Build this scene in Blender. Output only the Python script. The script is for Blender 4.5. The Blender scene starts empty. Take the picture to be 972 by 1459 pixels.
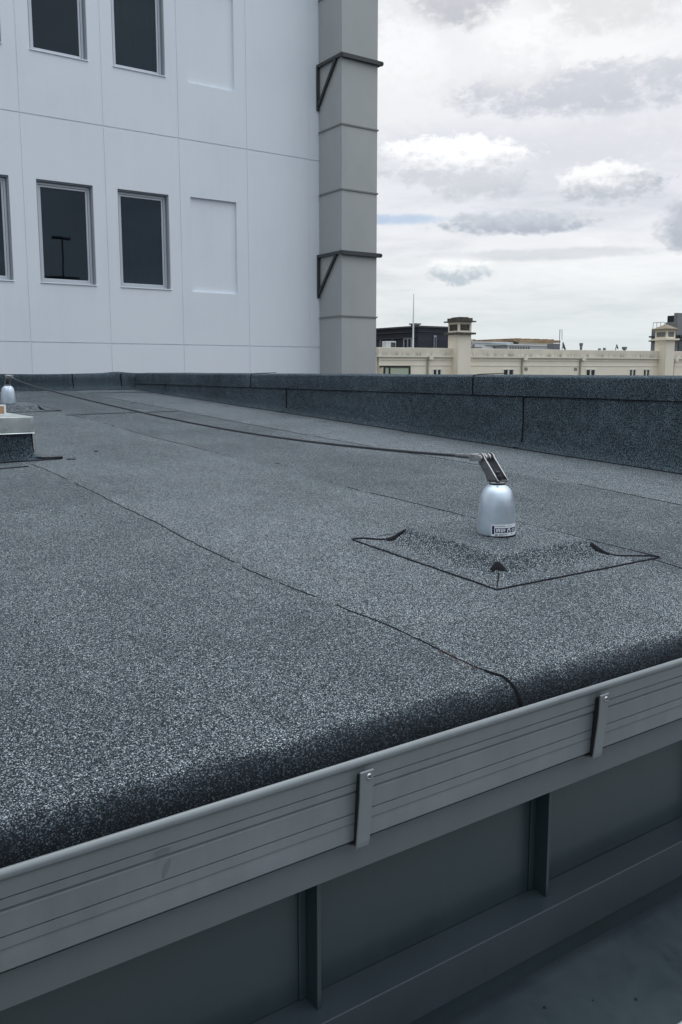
import bpy, bmesh, math, random
from mathutils import Vector, Matrix, noise

SC = bpy.context.scene
COL = SC.collection
R = math.radians

# ------------------------------------------------------------------ camera
AZ = R(55.659)                       # roof u axis (X) lies this far right of the view
FWD = Vector((math.cos(AZ), math.sin(AZ), 0)); RGT = Vector((math.sin(AZ), -math.cos(AZ), 0))
PITCH = R(8.163)
cam = bpy.data.cameras.new('camera'); camo = bpy.data.objects.new('camera', cam); COL.objects.link(camo)
camo.location = (0, 0, 0)
camo.rotation_euler = (R(90) - PITCH, 0, AZ - R(90))
cam.sensor_fit = 'VERTICAL'; cam.sensor_height = 36; cam.sensor_width = 24
cam.lens = 1220 / 1459 * 36
cam.shift_y = -25.5 / 1459
cam.clip_start = 0.05; cam.clip_end = 6000
SC.camera = camo

# ------------------------------------------------------------------ view
SC.view_settings.view_transform = 'Standard'
SC.view_settings.look = 'None'
SC.view_settings.gamma = 1
SC.view_settings.use_curve_mapping = False
SC.view_settings.exposure = 0.0

# ------------------------------------------------------------------ sun + sky
SUN_AZ, SUN_EL = R(52), R(52)
SUND = Vector((math.cos(SUN_EL) * math.cos(SUN_AZ), math.cos(SUN_EL) * math.sin(SUN_AZ), math.sin(SUN_EL)))
sl = bpy.data.lights.new('sun', 'SUN'); so = bpy.data.objects.new('sun', sl); COL.objects.link(so)
sl.energy = 0.6; sl.angle = R(25); sl.color = (1, .98, .95)
so.rotation_euler = SUND.to_track_quat('Z', 'Y').to_euler()


class NT:
    """small helper to write node trees"""
    def __init__(s, tree):
        s.t = tree; s.n = tree.nodes; s.l = tree.links
    def new(s, typ, **kw):
        n = s.n.new(typ)
        for k, v in kw.items(): setattr(n, k, v)
        return n
    def put(s, sock, v):
        if hasattr(v, 'is_output'): s.l.new(v, sock)
        elif v is not None:
            if hasattr(sock.default_value, '__len__') and not hasattr(v, '__len__'): v = (v,) * len(sock.default_value)
            elif hasattr(sock.default_value, '__len__') and len(sock.default_value) == 4 and len(v) == 3: v = (*v, 1)
            sock.default_value = v
    def math(s, op, a, b=None, c=None, clamp=False):
        n = s.new('ShaderNodeMath', operation=op, use_clamp=clamp)
        for i, v in enumerate((a, b, c)):
            if v is not None: s.put(n.inputs[i], v)
        return n.outputs[0]
    def mix(s, f, a, b, blend='MIX'):
        n = s.new('ShaderNodeMix', data_type='RGBA', blend_type=blend)
        s.put(n.inputs[0], f); s.put(n.inputs[6], a); s.put(n.inputs[7], b)
        return n.outputs[2]
    def noise(s, vec, scale, detail=4, rough=.55, dist=0.0, dims='3D'):
        n = s.new('ShaderNodeTexNoise', noise_dimensions=dims)
        if vec is not None: s.l.new(vec, n.inputs['Vector'])
        n.inputs['Scale'].default_value = scale; n.inputs['Detail'].default_value = detail
        n.inputs['Roughness'].default_value = rough; n.inputs['Distortion'].default_value = dist
        return n.outputs[0]
    def ramp(s, f, stops, interp='LINEAR'):
        n = s.new('ShaderNodeValToRGB'); e = n.color_ramp.elements; n.color_ramp.interpolation = interp
        while len(e) < len(stops): e.new(.5)
        for i, (p, c) in enumerate(stops):
            e[i].position = p
            e[i].color = (c, c, c, 1) if not hasattr(c, '__len__') else (*c[:3], 1)
        s.put(n.inputs[0], f)
        return n.outputs[0]
    def smooth(s, x, a, b, o0=0., o1=1.):
        n = s.new('ShaderNodeMapRange', interpolation_type='SMOOTHSTEP')
        s.put(n.inputs[0], x)
        for i, v in enumerate((a, b, o0, o1)): s.put(n.inputs[i + 1], v)
        return n.outputs[0]
    def vmap(s, vec, scale=(1, 1, 1), loc=(0, 0, 0)):
        n = s.new('ShaderNodeMapping'); s.l.new(vec, n.inputs[0])
        n.inputs['Scale'].default_value = scale; n.inputs['Location'].default_value = loc
        return n.outputs[0]


wd = bpy.data.worlds.new('World'); SC.world = wd; wd.use_nodes = True
w = NT(wd.node_tree); w.n.clear()
FRONT, ZEN = (1.22, .90), 2.8
SKYK = 10.0                                            # Background runs at 0.1, so cloud colours are times ten


def build_sky():
    tc = w.new('ShaderNodeTexCoord'); g = tc.outputs['Generated']
    nrm = w.new('ShaderNodeVectorMath', operation='NORMALIZE'); w.l.new(g, nrm.inputs[0]); d = nrm.outputs[0]
    sep = w.new('ShaderNodeSeparateXYZ'); w.l.new(d, sep.inputs[0])
    X, Y, Z = sep.outputs
    deg = 180 / math.pi
    az = w.math('MULTIPLY', w.math('ARCTAN2', Y, X), deg)
    el = w.math('MULTIPLY', w.math('ARCSINE', Z), deg)
    sky = w.new('ShaderNodeTexSky', sky_type='NISHITA', sun_disc=False)
    sky.sun_elevation = SUN_EL; sky.sun_rotation = R(90) - SUN_AZ
    # cloud-deck plane coordinates: noise stretches towards the horizon as a real layer does
    zz = w.math('ADD', w.math('MAXIMUM', Z, 0.0), 0.07)
    cv = w.new('ShaderNodeCombineXYZ')
    w.l.new(w.math('DIVIDE', X, zz), cv.inputs[0]); w.l.new(w.math('DIVIDE', Y, zz), cv.inputs[1])
    p = cv.outputs[0]
    n1 = w.noise(w.vmap(p, loc=(3.1, 1.7, .4)), .55, 6, .55, .3)
    n2 = w.noise(w.vmap(p, loc=(9.1, 4.7, 2.4)), 1.5, 7, .6, .5)
    # brightness of the layer: white where thin, grey where thick; raised away from the sun as added fill
    sd = w.new('ShaderNodeVectorMath', operation='DOT_PRODUCT'); w.l.new(d, sd.inputs[0]); sd.inputs[1].default_value = SUND
    glow = w.math('MULTIPLY', w.smooth(sd.outputs['Value'], -.3, 1.0, FRONT[0], FRONT[1]), w.smooth(el, 20, 75, 1.0, ZEN))
    glow = w.math('MULTIPLY', glow, w.smooth(X, -.95, .25, .45, 1.0))                  # dimming added to the left sky, darkens left-facing sides   # an overcast dome is brightest overhead
    thick = w.math('ADD', w.math('MULTIPLY', n1, .65), w.math('MULTIPLY', n2, .35))
    deck = w.ramp(thick, [(.36, (1.08, 1.08, 1.08)), (.45, (.98, .985, 1.0)), (.55, (.80, .815, .85)), (.7, (.60, .625, .67))])
    # pale band low over the horizon
    low = w.smooth(el, 9.0, 0.5, 0, .8)
    deck = w.mix(low, deck, (.70, .78, .81))
    mid = w.math('MULTIPLY', w.smooth(el, 6, 10), w.smooth(el, 19, 14))
    deck = w.mix(mid, deck, w.mix(1.0, deck, (.90, .91, .94), 'MULTIPLY'))
    col = deck
    nz3 = w.new('ShaderNodeCombineXYZ'); w.l.new(az, nz3.inputs[0]); w.l.new(el, nz3.inputs[1])
    q = nz3.outputs[0]
    wob = w.noise(w.vmap(q, (1, 1.6, 1)), .55, 7, .62, .2)
    fine = w.noise(w.vmap(q, (1, 1.5, 1), (5, 2, 0)), 1.5, 6, .6, .3)

    def blob(a0, e0, wa, we, col, top, base, amt=1., warp=1.5, soft=.45, flat=1.0, split=0.0):
        """one heap cloud at azimuth a0, elevation e0 (degrees): white head, grey foot"""
        da = w.math('DIVIDE', w.math('SUBTRACT', az, a0), wa)
        de = w.math('DIVIDE', w.math('SUBTRACT', el, e0), we)
        if flat != 1.0:
            de_n = w.math('MULTIPLY', w.math('MINIMUM', de, 0), flat); de = w.math('ADD', w.math('MAXIMUM', de, 0), de_n)
        r = w.math('ADD', w.math('MULTIPLY', da, da), w.math('MULTIPLY', de, de))
        r = w.math('ADD', r, w.math('MULTIPLY', w.math('SUBTRACT', wob, .5), warp * 3.6))
        r = w.math('ADD', r, w.math('MULTIPLY', w.math('SUBTRACT', fine, .5), warp * 1.3))
        m = w.math('MULTIPLY', w.smooth(r, 1.0 + soft, 1.0 - soft), amt)
        h = w.math('ADD', de, w.math('MULTIPLY', w.math('SUBTRACT', fine, .5), 1.6))
        h = w.math('ADD', h, w.math('MULTIPLY', w.math('SUBTRACT', wob, .5), 1.8))
        h = w.math('ADD', h, w.math('MULTIPLY', da, split))
        c = w.mix(w.smooth(h, -.8, .7), base, top)
        return w.mix(m, col, c)

    col = blob(52.2, 9.6, 2.8, .30, col, (.38, .56, .82), (.36, .54, .80), .62, .7, 1.0)
    col = blob(40.5, 16.6, 7.5, 1.3, col, (.70, .72, .77), (.64, .665, .72), .9, 1.2, .8)
    col = blob(39.5, 13.6, 5.5, 1.3, col, (.84, .85, .89), (.80, .815, .86), .8, 1.0, .9)
    col = blob(48.3, 21.9, 3.4, 1.5, col, (.74, .745, .77), (.62, .635, .67), .95, 1.2, .7)
    col = blob(40.0, 21.0, 4.5, 1.6, col, (.88, .875, .87), (.82, .82, .825), .7, 1.2, .9)
    col = blob(44.3, 19.0, 2.4, 2.2, col, (1.15, 1.15, 1.15), (.98, .98, .99), .8, 1.6, .8)
    col = blob(52.3, 18.0, 3.0, 3.0, col, (1.12, 1.12, 1.13), (1.0, 1.0, 1.0), .8, 1.3, .9)
    col = blob(46.8, 11.6, 2.6, .9, col, (.74, .76, .80), (.62, .65, .70), .8, 1.0, .8)
    col = blob(48.6, 13.2, 4.6, 1.15, col, (1.25, 1.25, 1.25), (.74, .76, .80), 1., 1.15, .45, .7, -.15)
    col = blob(38.9, 11.5, 3.1, 1.0, col, (1.12, 1.12, 1.12), (.60, .63, .68), 1., 1.1, .45, .8, .35)
    col = blob(44.3, 9.1, 4.4, .85, col, (.62, .66, .72), (.45, .50, .58), .92, 1.0, .65, 1.6)
    col = blob(47.9, 6.5, 2.2, .85, col, (1.1, 1.11, 1.1), (.55, .62, .68), .95, 1.0, .5)
    col = blob(34.2, 8.6, 1.7, 1.4, col, (.55, .58, .65), (.46, .50, .57), .9, .8, .7)
    col = blob(42.5, 7.3, 6.5, .35, col, (.63, .67, .72), (.63, .67, .72), .55, .8, .8)
    col = blob(47.0, 4.3, 9, .25, col, (.86, .9, .92), (.86, .9, .92), .6, .8, .8)
    cool = w.math('MAXIMUM', w.smooth(el, 22, 55), w.smooth(sd.outputs['Value'], .45, -.3))   # blue tint added overhead and behind to cool the fill
    col = w.mix(1.0, col, w.mix(cool, (1, 1, 1), (.92, 1.0, 1.07)), 'MULTIPLY')
    cl = w.mix(1.0, col, glow, 'MULTIPLY')
    sc = w.new('ShaderNodeVectorMath', operation='SCALE'); w.l.new(cl, sc.inputs[0]); sc.inputs[3].default_value = SKYK
    fin = w.mix(.93, sky.outputs[0], sc.outputs[0])
    # the ground half of the dome
    fin = w.mix(w.smooth(el, .2, -1.5), fin, (.9, .95, 1.0))
    bg = w.new('ShaderNodeBackground'); w.l.new(fin, bg.inputs[0]); bg.inputs[1].default_value = 0.1
    out = w.new('ShaderNodeOutputWorld'); w.l.new(bg.outputs[0], out.inputs[0])


build_sky()

# ------------------------------------------------------------------ materials
MATS = {}


def mat(name, col, rough=.6, metal=0., spec=.5, fn=None):
    """Principled material; fn(nt, bsdf) adds procedural nodes"""
    m = bpy.data.materials.new(name); m.use_nodes = True
    nt = NT(m.node_tree); b = nt.n['Principled BSDF']
    b.inputs['Base Color'].default_value = (*col, 1); b.inputs['Roughness'].default_value = rough
    b.inputs['Metallic'].default_value = metal; b.inputs['Specular IOR Level'].default_value = spec
    if fn: fn(nt, b)
    MATS[name] = m
    return m


def pos(nt):
    return nt.new('ShaderNodeNewGeometry').outputs['Position']


def mottled(c0, c1, scale, r0=None, r1=None, detail=5, bump=0., bscale=None, stretch=(1, 1, 1)):
    def fn(nt, b):
        P = nt.vmap(pos(nt), stretch)
        n = nt.noise(P, scale, detail, .6)
        nt.l.new(nt.ramp(n, [(.3, c0), (.7, c1)]), b.inputs['Base Color'])
        if r0 is not None: nt.l.new(nt.ramp(n, [(.3, r0), (.7, r1)]), b.inputs['Roughness'])
        if bump:
            bp = nt.new('ShaderNodeBump'); bp.inputs['Strength'].default_value = bump; bp.inputs['Distance'].default_value = .002
            nt.l.new(nt.noise(P, bscale or scale * 6, 4, .6), bp.inputs['Height']); nt.l.new(bp.outputs[0], b.inputs['Normal'])
    return fn


def membrane(eaves_band=False, tone=1.0, gscale=660.0):
    """mineral-faced bitumen felt: grey and white slate granules in black binder"""
    def fn(nt, b):
        P = pos(nt)
        v = nt.new('ShaderNodeTexVoronoi', feature='F1'); nt.l.new(P, v.inputs['Vector']); v.inputs['Scale'].default_value = gscale
        v.inputs['Randomness'].default_value = 1
        sp = nt.new('ShaderNodeSeparateXYZ'); nt.l.new(v.outputs['Color'], sp.inputs[0])
        r = sp.outputs[0]
        big = nt.noise(P, 1.1, 5, .6)                       # broad weathering
        mid = nt.noise(nt.vmap(P, (1, .5, 1)), 9.0, 4, .65)
        cl = nt.noise(P, 120.0, 3, .7)                      # granules clump
        sh = nt.math('ADD', nt.math('MULTIPLY', nt.math('SUBTRACT', big, .5), .20), nt.math('MULTIPLY', nt.math('SUBTRACT', mid, .5), .09))
        sh = nt.math('ADD', sh, nt.math('MULTIPLY', nt.math('SUBTRACT', cl, .5), .22))
        r = nt.math('ADD', r, sh)
        rx = nt.new('ShaderNodeSeparateXYZ'); nt.l.new(P, rx.inputs[0])      # each roll of felt has its own tone
        wn = nt.new('ShaderNodeTexWhiteNoise', noise_dimensions='1D')
        nt.l.new(nt.math('FLOOR', nt.math('DIVIDE', nt.math('SUBTRACT', rx.outputs[0], 1.075), .962)), wn.inputs['W'])
        r = nt.math('ADD', r, nt.math('MULTIPLY', nt.math('SUBTRACT', wn.outputs['Value'], .5), .07))
        if eaves_band:                                            # granules darken in a ragged band where the felt folds over the eaves
            s3 = nt.new('ShaderNodeSeparateXYZ'); nt.l.new(P, s3.inputs[0])
            y = nt.math('ADD', s3.outputs[1], nt.math('MULTIPLY', nt.math('SUBTRACT', nt.noise(P, 14, 4, .6), .5), .05))
            r = nt.math('SUBTRACT', r, nt.smooth(y, 1.085, 1.035, 0, EAVES_BAND))
        c = nt.ramp(r, [(0.0, (.004, .006, .008)), (.32, (.008, .012, .016)), (.52, (.026, .035, .043)), (.68, (.079, .099, .115)),
                        (.84, (.20, .226, .243)), (.99, (.60, .645, .665))])
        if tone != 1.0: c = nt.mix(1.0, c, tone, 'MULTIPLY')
        nt.l.new(c, b.inputs['Base Color'])
        bp = nt.new('ShaderNodeBump'); bp.inputs['Strength'].default_value = .35; bp.inputs['Distance'].default_value = .0012
        nt.l.new(nt.math('ADD', nt.math('MULTIPLY', v.outputs['Distance'], -1.5), r), bp.inputs['Height'])
        nt.l.new(bp.outputs[0], b.inputs['Normal'])
    return fn


EAVES_BAND = .34
M_ROOF = mat('mineral_felt_roof', (.1, .1, .1), .9, 0, .25, membrane(True))
M_FELT = mat('mineral_felt', (.1, .1, .1), .9, 0, .25, membrane(False))
M_FELT_SHADED = mat('mineral_felt_shaded', (.1, .1, .1), .92, 0, .15, membrane(False, (.50, .585, .645)))  # same felt, with the shade of upright faces put into its colour
M_BIT = mat('bitumen', (.008, .009, .011), .8, 0, .12, mottled((.005, .006, .008), (.014, .015, .017), 60, .7, .9))
M_RUST = mat('rusty_stain', (.07, .045, .035), .9)


def painted(c, var=.12, rough=.38, grime=.0):
    """powder-coated sheet metal with faint water marks and dust"""
    c = Vector(c)
    def fn(nt, b):
        P = pos(nt)
        n = nt.noise(nt.vmap(P, (1, 1, .5)), 2.6, 7, .66, .4); f = nt.noise(nt.vmap(P, (1, 1, .25)), 40.0, 4, .65)
        s = nt.math('ADD', nt.math('MULTIPLY', n, .75), nt.math('MULTIPLY', f, .25))
        nt.l.new(nt.ramp(s, [(.32, tuple(c * (1 - var))), (.68, tuple(c * (1 + var)))]), b.inputs['Base Color'])
        nt.l.new(nt.ramp(s, [(.3, rough * .8), (.7, min(1, rough * 1.3))]), b.inputs['Roughness'])
        bp = nt.new('ShaderNodeBump'); bp.inputs['Strength'].default_value = .12; bp.inputs['Distance'].default_value = .004
        nt.l.new(nt.noise(P, 3.0, 2, .5), bp.inputs['Height']); nt.l.new(bp.outputs[0], b.inputs['Normal'])
    return fn


M_GUT = mat('gutter_paint', (.1, .1, .1), .4, 0, .5, painted((.165, .185, .190), .18, .34))
M_STRIP = mat('flashing_paint', (.1, .1, .1), .4, 0, .5, painted((.105, .122, .130), .16, .40))
M_CLAD = mat('cladding_paint', (.1, .1, .1), .4, 0, .5, painted((.024, .040, .046), .2, .33))
M_LEDGE = mat('ledge_paint', (.1, .1, .1), .4, 0, .5, painted((.024, .036, .042), .18, .42))


def lower_fn(nt, b):
    P = pos(nt)
    n = nt.noise(P, 4.5, 6, .65, .4); f = nt.noise(P, 30, 4, .65)
    s = nt.math('ADD', nt.math('MULTIPLY', n, .75), nt.math('MULTIPLY', f, .25))
    nt.l.new(nt.ramp(s, [(.30, (.014, .022, .027)), (.42, (.030, .045, .053)), (.70, (.043, .061, .070))]), b.inputs['Base Color'])
    nt.l.new(nt.ramp(s, [(.3, .3), (.7, .6)]), b.inputs['Roughness'])
M_LOW = mat('weathered_zinc', (.1, .1, .1), .5, .25, .5, lower_fn)
M_GALV = mat('galvanised_steel', (.5, .53, .5), .38, .85, .5, mottled((.46, .50, .48), (.70, .74, .71), 16, .28, .45, bump=.05))
M_STEEL = mat('stainless_steel', (.55, .55, .54), .28, 1, .5, mottled((.46, .46, .45), (.60, .60, .59), 70, .22, .38))
M_DSTEEL = mat('dull_steel', (.2, .2, .2), .42, .9, .5, mottled((.16, .16, .165), (.26, .26, .265), 90, .35, .5))
M_ALU = mat('satin_aluminium', (.6, .65, .7), .36, .75, .5, mottled((.60, .685, .765), (.70, .785, .86), 25, .30, .40))
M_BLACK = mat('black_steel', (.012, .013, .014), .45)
M_WIRE = mat('steel_wire', (.2, .21, .22), .38, .85, .5, mottled((.07, .078, .085), (.17, .18, .19), 140, .3, .5))


def wall_fn(nt, b):
    P = pos(nt)
    n = nt.noise(P, .9, 6, .6); st = nt.noise(nt.vmap(P, (5, 5, .35)), 1.2, 5, .65)
    s = nt.math('ADD', nt.math('MULTIPLY', n, .6), nt.math('MULTIPLY', st, .4))
    nt.l.new(nt.ramp(s, [(.25, (.73, .765, .81)), (.5, (.785, .82, .86)), (.75, (.81, .845, .88))]), b.inputs['Base Color'])
    bp = nt.new('ShaderNodeBump'); bp.inputs['Strength'].default_value = .15; bp.inputs['Distance'].default_value = .004
    nt.l.new(nt.noise(P, 60, 4, .6), bp.inputs['Height']); nt.l.new(bp.outputs[0], b.inputs['Normal'])
M_TOWER = mat('white_render', (.75, .8, .85), .75, 0, .3, wall_fn)
M_FRAME = mat('window_aluminium', (.55, .58, .62), .4, .3, .5)
M_REVEAL = mat('window_reveal_paint', (.3, .325, .35), .55)
M_CURT = mat('grey_curtain', (.07, .08, .09), .9, 0, .1, mottled((.11, .14, .15), (.34, .40, .42), 7, stretch=(1, 1, .08)))
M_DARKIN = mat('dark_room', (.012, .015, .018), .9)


def glass_mat(name, tint, refl=1.0):
    m = bpy.data.materials.new(name); m.use_nodes = True; nt = NT(m.node_tree); nt.n.clear()
    tr = nt.new('ShaderNodeBsdfTransparent'); tr.inputs[0].default_value = (*tint, 1)
    gl = nt.new('ShaderNodeBsdfGlossy'); gl.inputs['Roughness'].default_value = .015; gl.inputs['Color'].default_value = (.74 * refl, .88 * refl, refl, 1)
    fr = nt.new('ShaderNodeFresnel'); fr.inputs[0].default_value = 1.42
    bp = nt.new('ShaderNodeBump'); bp.inputs['Strength'].default_value = .03; bp.inputs['Distance'].default_value = .02
    nt.l.new(nt.noise(pos(nt), 1.6, 2, .5), bp.inputs['Height']); nt.l.new(bp.outputs[0], gl.inputs['Normal'])
    mx = nt.new('ShaderNodeMixShader'); nt.l.new(fr.outputs[0], mx.inputs[0]); nt.l.new(tr.outputs[0], mx.inputs[1]); nt.l.new(gl.outputs[0], mx.inputs[2])
    o = nt.new('ShaderNodeOutputMaterial'); nt.l.new(mx.outputs[0], o.inputs[0])
    return m


M_GLASS = glass_mat('tinted_glass', (.36, .43, .47))
M_DUCT = mat('duct_paint', (.4, .41, .40), .5, 0, .5, mottled((.375, .385, .375), (.43, .438, .425), 1.6, .42, .6, bump=.2, bscale=2.5, stretch=(1, 1, .4)))
M_DFL = mat('duct_flange_paint', (.2, .205, .2), .5)
M_BRK = mat('bracket_steel', (.045, .05, .052), .55)


def cream_fn(nt, b):
    P = pos(nt)
    s = nt.new('ShaderNodeSeparateXYZ'); nt.l.new(P, s.inputs[0])
    n = nt.noise(nt.vmap(P, (1, 1, .4)), .8, 6, .65)
    st = nt.noise(nt.vmap(P, (3, 3, .25)), 1.0, 5, .7)
    c = nt.ramp(n, [(.3, (.83, .745, .60)), (.7, (.90, .82, .675))])
    # soot lying in a band along the parapet foot and in runs below the coping
    band = nt.math('MULTIPLY', nt.smooth(s.outputs[2], 1.35, .98), nt.smooth(s.outputs[2], .86, .96))
    top = nt.smooth(s.outputs[2], .92, 1.0, 0, .35)
    d = nt.math('ADD', nt.math('MULTIPLY', band, nt.smooth(st, .42, .72)), nt.math('MULTIPLY', top, nt.smooth(n, .25, .6)), clamp=True)
    nt.l.new(nt.mix(d, c, (.30, .285, .235)), b.inputs['Base Color'])
M_CREAM = mat('cream_render', (.55, .5, .4), .85, 0, .2, cream_fn)
M_CREAM2 = mat('cream_chimney', (.55, .5, .4), .85, 0, .2, mottled((.79, .71, .57), (.87, .79, .65), 1.2, stretch=(1, 1, .3)))
M_SOOT = mat('sooty_coping', (.075, .07, .06), .9, 0, .2, mottled((.05, .047, .042), (.13, .12, .10), 4))
M_TRIM = mat('cream_trim', (.78, .75, .63), .7)
M_DARKB = mat('charcoal_cladding', (.022, .025, .033), .6, 0, .3, mottled((.018, .021, .028), (.03, .034, .043), .6, stretch=(.2, .2, 3)))
M_DARKR = mat('charcoal_fascia', (.045, .05, .06), .6)
M_WIN = mat('far_window_glass', (.012, .015, .02), .1)
M_GREYW = mat('far_grey_wall', (.2, .21, .215), .8, 0, .3, mottled((.17, .178, .182), (.24, .245, .25), .6))
M_WHITEM = mat('white_sheet_metal', (.6, .62, .62), .6, 0, .4, mottled((.50, .52, .53), (.66, .68, .68), 1.0, stretch=(1, 1, 3)))
M_ORANGE = mat('rusty_roof_edge', (.25, .17, .10), .85, 0, .2, mottled((.12, .095, .07), (.40, .27, .16), 1.2))
M_GREYP = mat('grey_plant', (.16, .175, .185), .6, 0, .4)
M_WHITE = mat('white_label', (.72, .75, .78), .45)
M_NAVY = mat('navy_ink', (.012, .016, .06), .45)
M_INK = mat('black_ink', (.012, .013, .018), .5)
M_NOTICE = mat('orange_notice', (.42, .23, .12), .6, 0, .4, mottled((.36, .2, .11), (.48, .28, .15), 60))
M_GROUND = mat('street_asphalt', (.055, .056, .058), .9, 0, .2, mottled((.04, .041, .043), (.075, .076, .078), .08))
M_PALEZ = mat('pale_zinc', (.45, .48, .48), .5, .3, .5, mottled((.38, .41, .41), (.5, .53, .53), 20))

# ------------------------------------------------------------------ object helpers


def tag(o, label=None, cat=None, group=None, kind=None):
    if label: o['label'] = label
    if cat: o['category'] = cat
    if group: o['group'] = group
    if kind: o['kind'] = kind
    return o


def empty(name, loc, label=None, cat=None, group=None):
    o = bpy.data.objects.new(name, None); o.location = loc; o.empty_display_size = .1; COL.objects.link(o)
    return tag(o, label, cat, group)


def root_of(o):
    L = Vector(o.location)
    while o.parent: o = o.parent; L = L + Vector(o.location)
    return L


def link(name, bm, m, parent=None, smooth=False, bevel=0., origin=None):
    """link a bmesh (written in world coordinates) as one mesh object"""
    off = root_of(parent) if parent else Vector(origin or (0, 0, 0))
    bmesh.ops.translate(bm, vec=-off, verts=bm.verts)
    bmesh.ops.recalc_face_normals(bm, faces=bm.faces)
    me = bpy.data.meshes.new(name); bm.to_mesh(me); bm.free()
    o = bpy.data.objects.new(name, me); COL.objects.link(o)
    for k in (m if isinstance(m, (list, tuple)) else [m]): me.materials.append(k)
    if parent: o.parent = parent
    else: o.location = off
    if smooth:
        for f in me.polygons: f.use_smooth = True
    if bevel:
        b = o.modifiers.new('edge', 'BEVEL'); b.width = bevel; b.segments = 2; b.limit_method = 'ANGLE'; b.angle_limit = R(40)
        b.harden_normals = False
    return o


def box(bm, x0, x1, y0, y1, z0, z1, mi=0, mtx=None):
    vs = [bm.verts.new((x, y, z)) for z in (z0, z1) for y in (y0, y1) for x in (x0, x1)]
    if mtx is not None:
        for v in vs: v.co = mtx @ v.co
    for f in ((0, 1, 3, 2), (4, 6, 7, 5), (0, 4, 5, 1), (2, 3, 7, 6), (0, 2, 6, 4), (1, 5, 7, 3)):
        bm.faces.new([vs[i] for i in f]).material_index = mi
    return vs


def quad(bm, pts, mi=0):
    f = bm.faces.new([bm.verts.new(p) for p in pts]); f.material_index = mi; return f


def sweep(bm, prof, x0, x1, n=1, closed=False, axis=0):
    """profile [(y,z)] swept along X (or along Y with profile (x,z))"""
    rows = []
    for i in range(n + 1):
        t = x0 + (x1 - x0) * i / n
        rows.append([bm.verts.new((t, a, b) if axis == 0 else (a, t, b)) for a, b in prof])
    m = len(prof)
    for i in range(n):
        for j in range(m if closed else m - 1):
            k = (j + 1) % m
            bm.faces.new((rows[i][j], rows[i][k], rows[i + 1][k], rows[i + 1][j]))
    if closed:
        bm.faces.new(rows[0]); bm.faces.new(rows[-1][::-1])


def tube(bm, pts, r, seg=8, cap=True):
    pts = [Vector(p) for p in pts]; rings = []
    rad = r if hasattr(r, '__len__') else [r] * len(pts)
    ref = None
    for i, p in enumerate(pts):
        a = pts[max(i - 1, 0)]; b = pts[min(i + 1, len(pts) - 1)]
        t = (b - a).normalized()
        if ref is None: ref = t.orthogonal().normalized()
        ref = (ref - t * ref.dot(t)).normalized(); s = t.cross(ref)
        rings.append([bm.verts.new(p + (ref * math.cos(2 * math.pi * k / seg) + s * math.sin(2 * math.pi * k / seg)) * rad[i]) for k in range(seg)])
    for i in range(len(rings) - 1):
        for k in range(seg):
            j = (k + 1) % seg
            bm.faces.new((rings[i][k], rings[i][j], rings[i + 1][j], rings[i + 1][k]))
    if cap: bm.faces.new(rings[0][::-1]); bm.faces.new(rings[-1])


def lathe(bm, prof, c, seg=48):
    """profile [(r, z)] round the vertical through c"""
    rows = []
    for r, z in prof:
        if r < 1e-6: rows.append([bm.verts.new((c[0], c[1], c[2] + z))])
        else: rows.append([bm.verts.new((c[0] + r * math.cos(2 * math.pi * k / seg), c[1] + r * math.sin(2 * math.pi * k / seg), c[2] + z)) for k in range(seg)])
    for a, b in zip(rows, rows[1:]):
        for k in range(seg):
            j = (k + 1) % seg
            if len(a) == 1 and len(b) > 1: bm.faces.new((a[0], b[k], b[j]))
            elif len(b) == 1 and len(a) > 1: bm.faces.new((a[k], b[0], a[j]))
            elif len(a) > 1: bm.faces.new((a[k], a[j], b[j], b[k]))


def facade(bm, x0, x1, z0, z1, y, feats, reveal=True):
    """flat wall at y facing -Y; feats = [(x0,x1,z0,z1,depth)] recesses; depth None = open hole"""
    xs = sorted({x0, x1, *[v for f in feats for v in f[:2] if x0 <= v <= x1]})
    zs = sorted({z0, z1, *[v for f in feats for v in f[2:4] if z0 <= v <= z1]})
    nx, nz = len(xs) - 1, len(zs) - 1
    D = [[0.0] * nz for _ in range(nx)]; H = [[False] * nz for _ in range(nx)]
    for i in range(nx):
        cx = (xs[i] + xs[i + 1]) / 2
        for j in range(nz):
            cz = (zs[j] + zs[j + 1]) / 2
            for a, b, c, d, dep in feats:
                if a < cx < b and c < cz < d: D[i][j] = max(D[i][j], dep)
    for i in range(nx):
        for j in range(nz):
            d = y + D[i][j]
            quad(bm, [(xs[i], d, zs[j]), (xs[i + 1], d, zs[j]), (xs[i + 1], d, zs[j + 1]), (xs[i], d, zs[j + 1])])
            if i + 1 < nx and D[i + 1][j] != D[i][j]:
                e = y + D[i + 1][j]; x = xs[i + 1]
                quad(bm, [(x, d, zs[j]), (x, e, zs[j]), (x, e, zs[j + 1]), (x, d, zs[j + 1])])
            if j + 1 < nz and D[i][j + 1] != D[i][j]:
                e = y + D[i][j + 1]; z = zs[j + 1]
                quad(bm, [(xs[i], d, z), (xs[i + 1], d, z), (xs[i + 1], e, z), (xs[i], e, z)])
    bmesh.ops.remove_doubles(bm, verts=bm.verts, dist=1e-5)


# ------------------------------------------------------------------ setting: roof deck
S, Z0 = 59 / 1506, -.6
VE, RB = 1.035, .058                     # outer face of the folded eaves and its bend radius


def nz(x, y, s=1.0, z=0.0): return noise.noise(Vector((x * s, y * s, z)))


def roofz(u, v): return Z0 + S * v + .0022 * nz(u, v, 1.6) + .0010 * nz(u, v, 5.0, 3.3)


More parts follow.
